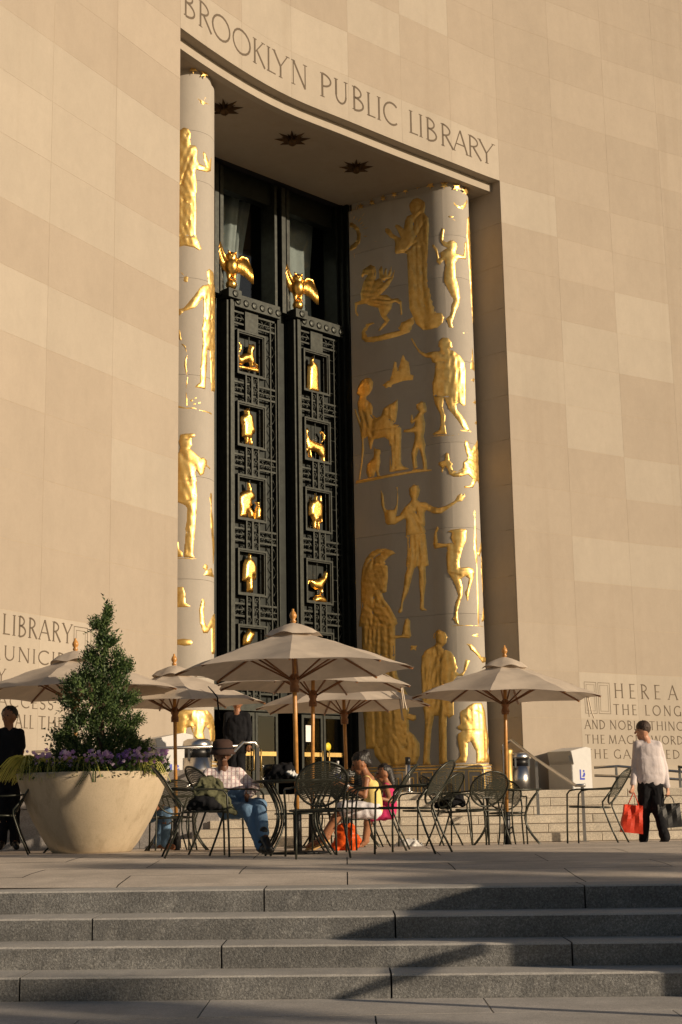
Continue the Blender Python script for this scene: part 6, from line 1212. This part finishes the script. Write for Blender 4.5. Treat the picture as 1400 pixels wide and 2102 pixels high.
    if sleeve == 'none':
        bm.free(); bm = NB()
        for t_, r_, w_ in ((0.0, .09, .05), (.35, .108, .06), (.75, .105, .055)):
            c0 = ((shl + shr) / 2 - up * .08).lerp(pv, t_); c1 = ((shl + shr) / 2 - up * .08).lerp(pv, min(1, t_ + .35))
            for q in (-1, 0, 1): caps(bm, c0 + lat * q * w_ * s, c1 + lat * q * w_ * s, r_ * s, r_ * s)
        for q in ('l', 'r'): S = j['sh' + q]; m_ = (shl + shr) / 2; caps(bm, m_.lerp(S, .55) + up * .012, m_.lerp(S, .4) - up * .10, .052 * s, .07 * s)
    fuse('shirt' if sleeve != 'none' else 'tank_top', bm, M[top], root, .012, top_amp, 6, 2, 1, (1, 1, .85))
    # bottoms
    bm = NB()
    if leg == 'long':
        for q in (-1, -.5, 0, .5, 1): w0 = pv + up * .06 * s; caps(bm, w0 + lat * q * .062 * s, pv - up * .02 + lat * q * .062 * s, (.118 + .008 * (1 - q * q)) * s, .12 * s)
    for q in ('l', 'r'):
        hp, K, A = j['hip' + q], j['kn' + q], j['an' + q]
        caps(bm, pv + (hp - pv) * .6, hp, .118 * s, .105 * s)
        if leg == 'long': caps(bm, hp, K, .100 * s * bulk, .076 * s * bulk); caps(bm, K, A, .072 * s * bulk, .060 * s * bulk)
        elif leg == 'skirt': caps(bm, hp, hp.lerp(K, .92), .115 * s, .105 * s)
        elif leg == 'bare': caps(bm, hp, hp.lerp(K, .5), .10 * s, .09 * s)
    if leg == 'skirt': caps(bm, (j['hipl'] + j['hipr']) / 2, ((j['knl'] + j['knr']) / 2).lerp((j['hipl'] + j['hipr']) / 2, .1), .115 * s, .105 * s)
    fuse('trousers' if leg == 'long' else 'skirt', bm, M[bottom], root, .012, .011, 8, 2, 2, (1, 1, .6))
    if shoes:
        for q in ('l', 'r'):
            A, T = j['an' + q], j['to' + q]; bm = NB(); d = (T - A)
            caps(bm, A - d * .12 - up * .02, A + d * .45 - up * .01, .043 * s, .046 * s); caps(bm, A + d * .4 - up * .012, T, .045 * s, .038 * s); caps(bm, A + up * .03, A - up * .02, .046, .044)
            fuse('shoe', bm, M[shoes], root, .010, 0)
    return root, j, R0
# walking man with two bags
r0, j, R0 = person((1340, 1734), 20.35, dict(head=(1318, 1500), neck=(1326, 1518), shl=(1309, 1530), shr=(1350, 1531), chest=(1330, 1562), pelvis=(1336, 1606), ell=(1303, 1577, .02), hal=(1299, 1612, -.08), elr=(1364, 1580, .04), har=(1370, 1618, -.06),
    hipl=(1324, 1612), hipr=(1345, 1612), knl=(1323, 1668, .05), knr=(1351, 1664, -.02), anl=(1321, 1722, .04), anr=(1365, 1719, -.22), tol=(1317, 1731, .16), tor=(1357, 1732, -.08)), (-.75, .66, -.05),
    'man in a white shirt and black trousers walking away with a bag in each hand', M['skin_light'], 'white_shirt', 'black_cloth', 'shoe_black', (M['hair_brown'], ''), top_amp=.005, heavy=.022, bulk=1.18, hand_curl=.9)
def on_px(x, y, Y): return Vector(px_at(x, y, Y))
def soft_box(name, lab, cat, mat, corners_top, corners_bot, Y, depth, handles=None, amp=.01):
    """bag given by its outline at distance Y: top left/right and bottom left/right, real depth"""
    tl, tr = on_px(*corners_top[0], Y), on_px(*corners_top[1], Y); bl, br = on_px(*corners_bot[0], Y), on_px(*corners_bot[1], Y)
    R_ = (bl + br) / 2; root = empty(name, R_); tag(root, lab, cat); bm = NB(); n_ = 8; lay = []
    for k in range(n_ + 1):
        t = k / n_; l = bl.lerp(tl, t) - R_; r_ = br.lerp(tr, t) - R_; d = depth * (1 - .55 * t); w = r_ - l; ring_ = []
        for i in range(6): ring_.append(l + w * i / 5 + Vector((0, -d / 2 + .03 * sin(i * 2.1 + t * 5) * t, 0)))
        for i in range(6): ring_.append(r_ - w * i / 5 + Vector((0, d / 2 + .02 * sin(i * 1.7 + t * 4) * t, 0)))
        lay.append([bm.verts.new(p + Vector((0, 0, 0)) + Vector((noise.noise(p * 9) * amp, noise.noise(p * 7 + Vector((5, 0, 0))) * amp * 2, 0))) for p in ring_])
    for A, B in zip(lay, lay[1:]):
        for i in range(12): bm.faces.new((A[i], A[(i + 1) % 12], B[(i + 1) % 12], B[i]))
    bm.faces.new(lay[0][::-1])
    obj('bag_body', bm, M[mat]).parent = root
    for hs in (handles or []):
        for dy in (-.04, .04):
            bm = NB(); pts = [on_px(x, y, Y + dy) - R_ for x, y in hs]; sm = []
            for a, b_, c_ in zip(pts, pts[1:], pts[2:]): sm += [a.lerp(b_, .6), b_.lerp(c_, .1)]
            tube(bm, [pts[0]] + sm + [pts[-1]], .007, 5); obj('handle', bm, M[mat]).parent = root
    return root
soft_box('shopping_bag', 'bright red shopping bag carried by the walking man', 'bag', 'red_bag', ((1281, 1651), (1319, 1654)), ((1274, 1708), (1318, 1712)), 20.28, .16, [[(1289, 1652), (1297, 1634), (1301, 1626), (1304, 1634), (1311, 1653)]])
soft_box('briefcase', 'black leather briefcase carried by the walking man', 'briefcase', 'leather', ((1348, 1652), (1395, 1648)), ((1352, 1701), (1399, 1697)), 20.28, .14, [[(1359, 1655), (1366, 1636), (1372, 1632), (1380, 1637), (1385, 1653)]], .003)
# man in a hat
r0, j, R0 = person((500, 1752), 15.35, dict(head=(457, 1547, -.02), neck=(458, 1576), shl=(428, 1592), shr=(490, 1588), chest=(461, 1614, .0), pelvis=(478, 1654, -.05), ell=(404, 1622, -.10), hal=(438, 1640, -.25), elr=(524, 1618, -.02), har=(509, 1633, -.22),
    hipl=(468, 1660, -.08), hipr=(497, 1657, -.06), knl=(507, 1664, -.42), knr=(533, 1652, -.40), anl=(536, 1738, -.62), anr=(541, 1712, -.66), tol=(556, 1745, -.78), tor=(553, 1742, -.80)), (.35, -.93, -.22),
    'man in a brown bucket hat and plaid shirt leaning back in his chair, legs crossed', M['skin_dark'], 'plaid', 'denim', 'shoe_black', None, top_amp=.016)
bm = NB(); H = j['head']; lathe(bm, [(.138, -.012), (.122, .018), (.111, .042), (.108, .085), (.102, .115), (.07, .140), (.0, .146)], seg=28)
for v_ in bm.verts: v_.co = H + Vector((v_.co.x, v_.co.y, v_.co.z)) + Vector((0, -.01, .005 + .08 * v_.co.y))
o = obj('hat', bm, simple('dark brown felt', (.045, .022, .016), .9), r0)
bm = NB(); tube(bm, [H + Vector((.107 * cos(a * PI / 12), .107 * sin(a * PI / 12) - .01, .055 + .08 * .107 * sin(a * PI / 12))) for a in range(24)], .009, 5, closed=True); obj('hat_band', bm, M['black_cloth'], r0)
# woman in yellow
r0, j, R0 = person((760, 1745), 16.5, dict(head=(738, 1568, 0), neck=(751, 1592), shl=(752, 1602, -.14), shr=(760, 1600, .14), chest=(762, 1626), pelvis=(768, 1662), ell=(748, 1634, -.22), hal=(706, 1612, -.20), elr=(742, 1632, .2), har=(704, 1614, .1),
    hipl=(764, 1664, -.09), hipr=(764, 1664, .09), knl=(702, 1660, -.12), knr=(706, 1658, .12), anl=(657, 1726, -.14), anr=(668, 1722, .08), tol=(632, 1737, -.16), tor=(640, 1740, .06)), (-.9, -.15, -.42),
    'woman in a yellow sleeveless top and white skirt, leaning over the central table', M['skin_brown'], 'yellow_top', 'white_skirt', None, (M['hair'], 'bun'), sleeve='none', leg='skirt', top_amp=.004, hand_curl=.5, s=.92)
bm = NB(); w = j['hal'].lerp(j['ell'], .22); d = (j['hal'] - j['ell']).normalized()
for q in range(3):
    c = w + d * (.014 * q); u = d.cross(Vector((0, 1, 0))).normalized(); v2 = d.cross(u); tube(bm, [c + (u * cos(a * PI / 8) + v2 * sin(a * PI / 8)) * .038 for a in range(16)], .006, 5, closed=True)
obj('bracelet', bm, M['steel'], r0)
for q in ('l', 'r'):
    A, T = j['an' + q], j['to' + q]; dd = (T - A).normalized(); bm = NB(); caps(bm, A - dd * .04 - Vector((0, 0, .045)), T + dd * .02 - Vector((0, 0, .03)), .018, .014)
    ww = dd.cross(Vector((0, 0, 1))).normalized(); m_ = A.lerp(T, .6); tube(bm, [m_ - ww * .045 - Vector((0, 0, .03)), m_ - ww * .03 + Vector((0, 0, .03)), m_ + ww * .03 + Vector((0, 0, .03)), m_ + ww * .045 - Vector((0, 0, .03))], .009, 5)
    obj('sandal', bm, simple('tan sandal', (.55, .36, .14), .6), r0)
# second seated woman in pink
person((795, 1742), 17.4, dict(head=(786, 1588, 0), neck=(792, 1606), shl=(792, 1616, -.12), shr=(798, 1614, .12), chest=(797, 1634), pelvis=(799, 1664), ell=(801, 1644, -.2), hal=(786, 1640, -.26), elr=(790, 1642, .2), har=(770, 1640, .1),
    hipl=(797, 1668, -.08), hipr=(797, 1668, .08), knl=(757, 1670, -.1), knr=(760, 1670, .1), anl=(748, 1728, -.06), anr=(752, 1728, .1), tol=(738, 1737, -.08), tor=(742, 1737, .08)), (-.95, -.2, -.25),
    'dark haired girl in a magenta dress seated behind the woman in yellow', M['skin_brown'], 'pink', 'pink', None, (M['hair'], 'long'), sleeve='none', leg='skirt', top_amp=.004, s=.82)
# standing man at the left edge
person((18, 1745), 18.0, dict(head=(18, 1472, 0), neck=(18, 1494), shl=(-7, 1506), shr=(40, 1506), chest=(17, 1535), pelvis=(17, 1590), ell=(-12, 1545, .02), hal=(-8, 1590, -.1), elr=(44, 1543, .02), har=(36, 1580, -.12),
    hipl=(8, 1600), hipr=(27, 1600), knl=(6, 1665, -.03), knr=(29, 1665, .03), anl=(4, 1728), anr=(30, 1728, .02), tol=(0, 1739, -.16), tor=(34, 1739, -.15)), (-.3, -.95, -.05),
    'man in a black T-shirt standing in the shade at the left edge', M['skin_brown'], 'black_cloth', 'black_cloth', 'shoe_black', (M['hair'], ''), sleeve='short', top_amp=.008)
# person in black on the terrace, head hidden by the umbrella
person((487, 1635), 24.9, dict(head=(487, 1444), neck=(487, 1460), shl=(467, 1470), shr=(507, 1470), chest=(487, 1490), pelvis=(487, 1535), ell=(463, 1500), hal=(466, 1530, -.08), elr=(512, 1500), har=(510, 1528, -.08),
    hipl=(480, 1540), hipr=(494, 1540), knl=(479, 1580), knr=(495, 1580), anl=(479, 1625), anr=(495, 1625), tol=(477, 1630, .16), tor=(497, 1630, .16)), (.2, .95, 0),
    'person in black standing on the terrace behind the man in the hat', M['skin_brown'], 'black_cloth', 'black_cloth', 'shoe_black', (M['hair'], ''), sleeve='long', gz=TER)
# person sitting behind the planter: jeans and brown shoes
person((325, 1745), 19.1, dict(head=(286, 1590), neck=(290, 1608), shl=(290, 1618, -.16), shr=(296, 1618, .16), chest=(298, 1640), pelvis=(306, 1668), ell=(290, 1648, -.2), hal=(316, 1655, -.2), elr=(292, 1648, .2), har=(318, 1655, .15),
    hipl=(308, 1670, -.09), hipr=(308, 1670, .09), knl=(343, 1668, -.12), knr=(340, 1668, .12), anl=(338, 1732, -.12), anr=(325, 1730, .12), tol=(355, 1739, -.13), tor=(341, 1738, .12)), (.95, -.2, -.1),
    'person in blue jeans and brown shoes sitting behind the big planter', M['skin_brown'], 'white_shirt', 'denim', 'shoe_brown', (M['hair'], ''))
# ------------------------------------------------------------------ loose things
def lump(name, lab, cat, mat, cs, Y, voxel=.014, amp=.02, freq=9, sm=1):
    P = [(on_px(x, y, Y + dy), r_) for x, y, dy, r_ in cs]; R_ = P[0][0].copy(); R_.z = min(p.z for p, _ in P); root = None; bm = NB()
    for (a, ra), (b_, rb) in zip(P, P[1:]): caps(bm, a - R_, b_ - R_, ra, rb)
    o = fuse(name, bm, M[mat], None, voxel, amp, freq, sm); o.location = R_; tag(o, lab, cat); return o
lump('jacket', 'olive jacket thrown over the chair beside the man in the hat', 'jacket', 'olive', [(402, 1622, -.1, .045), (416, 1606, -.08, .06), (432, 1602, -.05, .06), (446, 1616, -.06, .055), (456, 1634, -.1, .05), (470, 1654, -.12, .045), (482, 1667, -.14, .025), (462, 1660, -.14, .045), (444, 1640, -.14, .05), (426, 1624, -.15, .06), (406, 1634, -.15, .05)], 14.9, .012, .03, 8)
lump('bag', 'dark bag lying on the chair next to the big planter', 'bag', 'black_cloth', [(398, 1652, 0, .07), (415, 1646, 0, .09), (436, 1650, 0, .08), (446, 1655, 0, .06)], 14.75, .014, .02)
lump('bag', 'black bag on the chair left of the right table', 'bag', 'black_cloth', [(902, 1652, 0, .06), (920, 1646, 0, .09), (938, 1640, 0, .09), (950, 1650, 0, .05)], 18.5, .014, .02)
lump('shopping_bag', 'orange red plastic shopping bag on the ground under the woman in yellow', 'bag', 'orange_bag', [(700, 1722, 0, .11), (690, 1735, 0, .06), (712, 1738, 0, .08), (726, 1736, 0, .06), (715, 1708, 0, .09), (704, 1700, 0, .07), (728, 1722, 0, .07)], 16.1, .014, .03, 7)
lump('plastic_bag', 'white plastic bag lying on the plaza below the steps', 'bag', 'white_bag', [(806, 1736, 0, .02), (822, 1733, 0, .045), (838, 1731, 0, .07), (850, 1732, 0, .07), (860, 1735, 0, .04)], 18.6, .012, .03, 10)
lump('bag', 'black bag on the central table', 'bag', 'black_cloth', [(558, 1592, 0, .05), (572, 1584, 0, .09), (590, 1582, 0, .09), (602, 1592, 0, .05)], 15.2, .014, .02)
lump('newspaper', 'crumpled newspaper beside the black bag on the central table', 'newspaper', 'paper', [(594, 1586, -.2, .03), (604, 1590, -.2, .03), (612, 1596, -.2, .015)], 15.1, .009, .02, 20)
lump('paper_bag', 'crumpled white paper bag on the table before the woman in yellow', 'bag', 'white_bag', [(682, 1592, 0, .05), (690, 1582, 0, .045), (686, 1597, 0, .05), (708, 1594, .1, .05), (720, 1590, .1, .05), (700, 1598, .1, .04)], 17.7, .010, .03, 16)
tp = on_px(694, 1608, 17.6)
t = empty('water_bottle', (tp.x, 17.6, tp.z)); tag(t, 'clear water bottle with a blue label on the table by the woman in yellow', 'bottle')
bm = NB(); lathe(bm, [(.030, 0), (.033, .02), (.033, .17), (.015, .215), (.013, .24)], seg=14); obj('bottle_body', bm, M['white_bag']).parent = t
bm = NB(); lathe(bm, [(.0345, .03), (.0345, .11)], seg=14); obj('label_band', bm, M['blue']).parent = t
bm = NB(); lathe(bm, [(.015, .24), (.015, .26), (0, .262)], seg=10); obj('cap', bm, M['paper']).parent = t
tp = on_px(722, 1609, 17.8); t = empty('sauce_bottle', (tp.x, 17.8, tp.z)); tag(t, 'small amber bottle standing on the table by the woman in yellow', 'bottle')
bm = NB(); lathe(bm, [(.028, 0), (.03, .06), (.012, .11), (.010, .14), (0, .142)], seg=12); obj('bottle_body', bm, M['wood']).parent = t
# ------------------------------------------------------------------ off to the right: unseen block, rod and trees added to throw the evening shadows
t = empty('shadow_block', (4.9, 9.4, LOW)); tag(t, 'added granite block just out of view, shading the right of the front steps', 'shadow_block')  # unseen block added to shade the upper front steps
bm = NB(); box(bm, 4.22, 5.7, 8.48, 9.82, LOW, .80, .02); wparent(obj('shaft', bm, M['granite_dark']), t)
bm = NB(); box(bm, 4.14, 5.78, 8.40, 9.90, .802, .92, .02); wparent(obj('cap_stone', bm, M['granite_dark']), t)
bm = NB(); tube(bm, [(4.2, 8.44, .60), (3.95, 8.0, .56), (3.85, 7.78, .50), (3.85, 7.76, LOW)], .045, 8); wparent(obj('rail', bm, M['steel_dull']), t)  # unseen rod added for the thin streak of shade on the steps
def shadow_tree(P_, d, zc, r_, lab, seed):  # unseen tree; crown placed and sized for the shade it throws
    zc = zc + .2586 * d
    x, y = P_ * .438 + d * .899, P_ * .899 - d * .438; t = empty('shadow_tree', (x, y, LOW)); tag(t, lab, 'tree', 'added shadow trees out of view to the right'); q = random.Random(seed)
    bm = NB(); tube(bm, [(0, 0, 0), (.05, 0, zc * .4), (0, .05, zc - LOW)], [.12, .09, .04], 8)
    for _ in range(9): a = q.uniform(0, 6.28); tube(bm, [(0, 0, (zc - LOW) * q.uniform(.7, .95)), (cos(a) * r_ * .5, sin(a) * r_ * .5, zc - LOW + q.uniform(-.2, .3) * r_), (cos(a) * r_ * .9, sin(a) * r_ * .9, zc - LOW + q.uniform(-.3, .5) * r_)], [.04, .025, .008], 5)
    obj('trunk', bm, M['bark']).parent = t; bm = NB()
    cl = [(Vector((q.uniform(-1, 1), q.uniform(-1, 1), q.uniform(-.7, .7))) * r_ * .8, q.uniform(.2, .42) * r_) for _ in range(16)]
    for c, cr in cl:
        for _ in range(230):
            p = c + Vector((q.gauss(0, 1), q.gauss(0, 1), q.gauss(0, .8))) * cr * .5 + Vector((0, 0, zc - LOW)); u = Vector((q.uniform(-1, 1), q.uniform(-1, 1), q.uniform(-1, 1))).normalized(); v2 = u.orthogonal().normalized(); s = q.uniform(.08, .13)
            bm.faces.new([bm.verts.new(p + w) for w in (u * s * 1.5, v2 * s * .7, -u * s * 1.5, -v2 * s * .7)])
    obj('crown', bm, M['shadow_leaf'], t, smooth='raw')
for i, (P_, d, q_, r_) in enumerate([(13.15, 16, 1.15, .62), (11.98, 19, 1.12, .36), (10.85, 14.5, 1.0, .3), (11.35, 24, 2.0, .22), (12.6, 27, 2.15, .2), (7.0, 15, .55, .45), (7.9, 26, .75, .25), (6.2, 20, .3, .35)]):
    shadow_tree(P_, d, q_, r_, ['broad added shadow tree level with the café tables', 'small added shadow tree just beyond the plaza edge', 'thin added shadow tree nearest the front steps', 'tall thin added shadow tree far to the right', 'tallest thin added shadow tree, farthest right', 'bushy low added shadow tree beside the lower pavement', 'distant added shadow tree beyond the lower pavement', 'small added shadow tree behind the shadow block'][i], i)
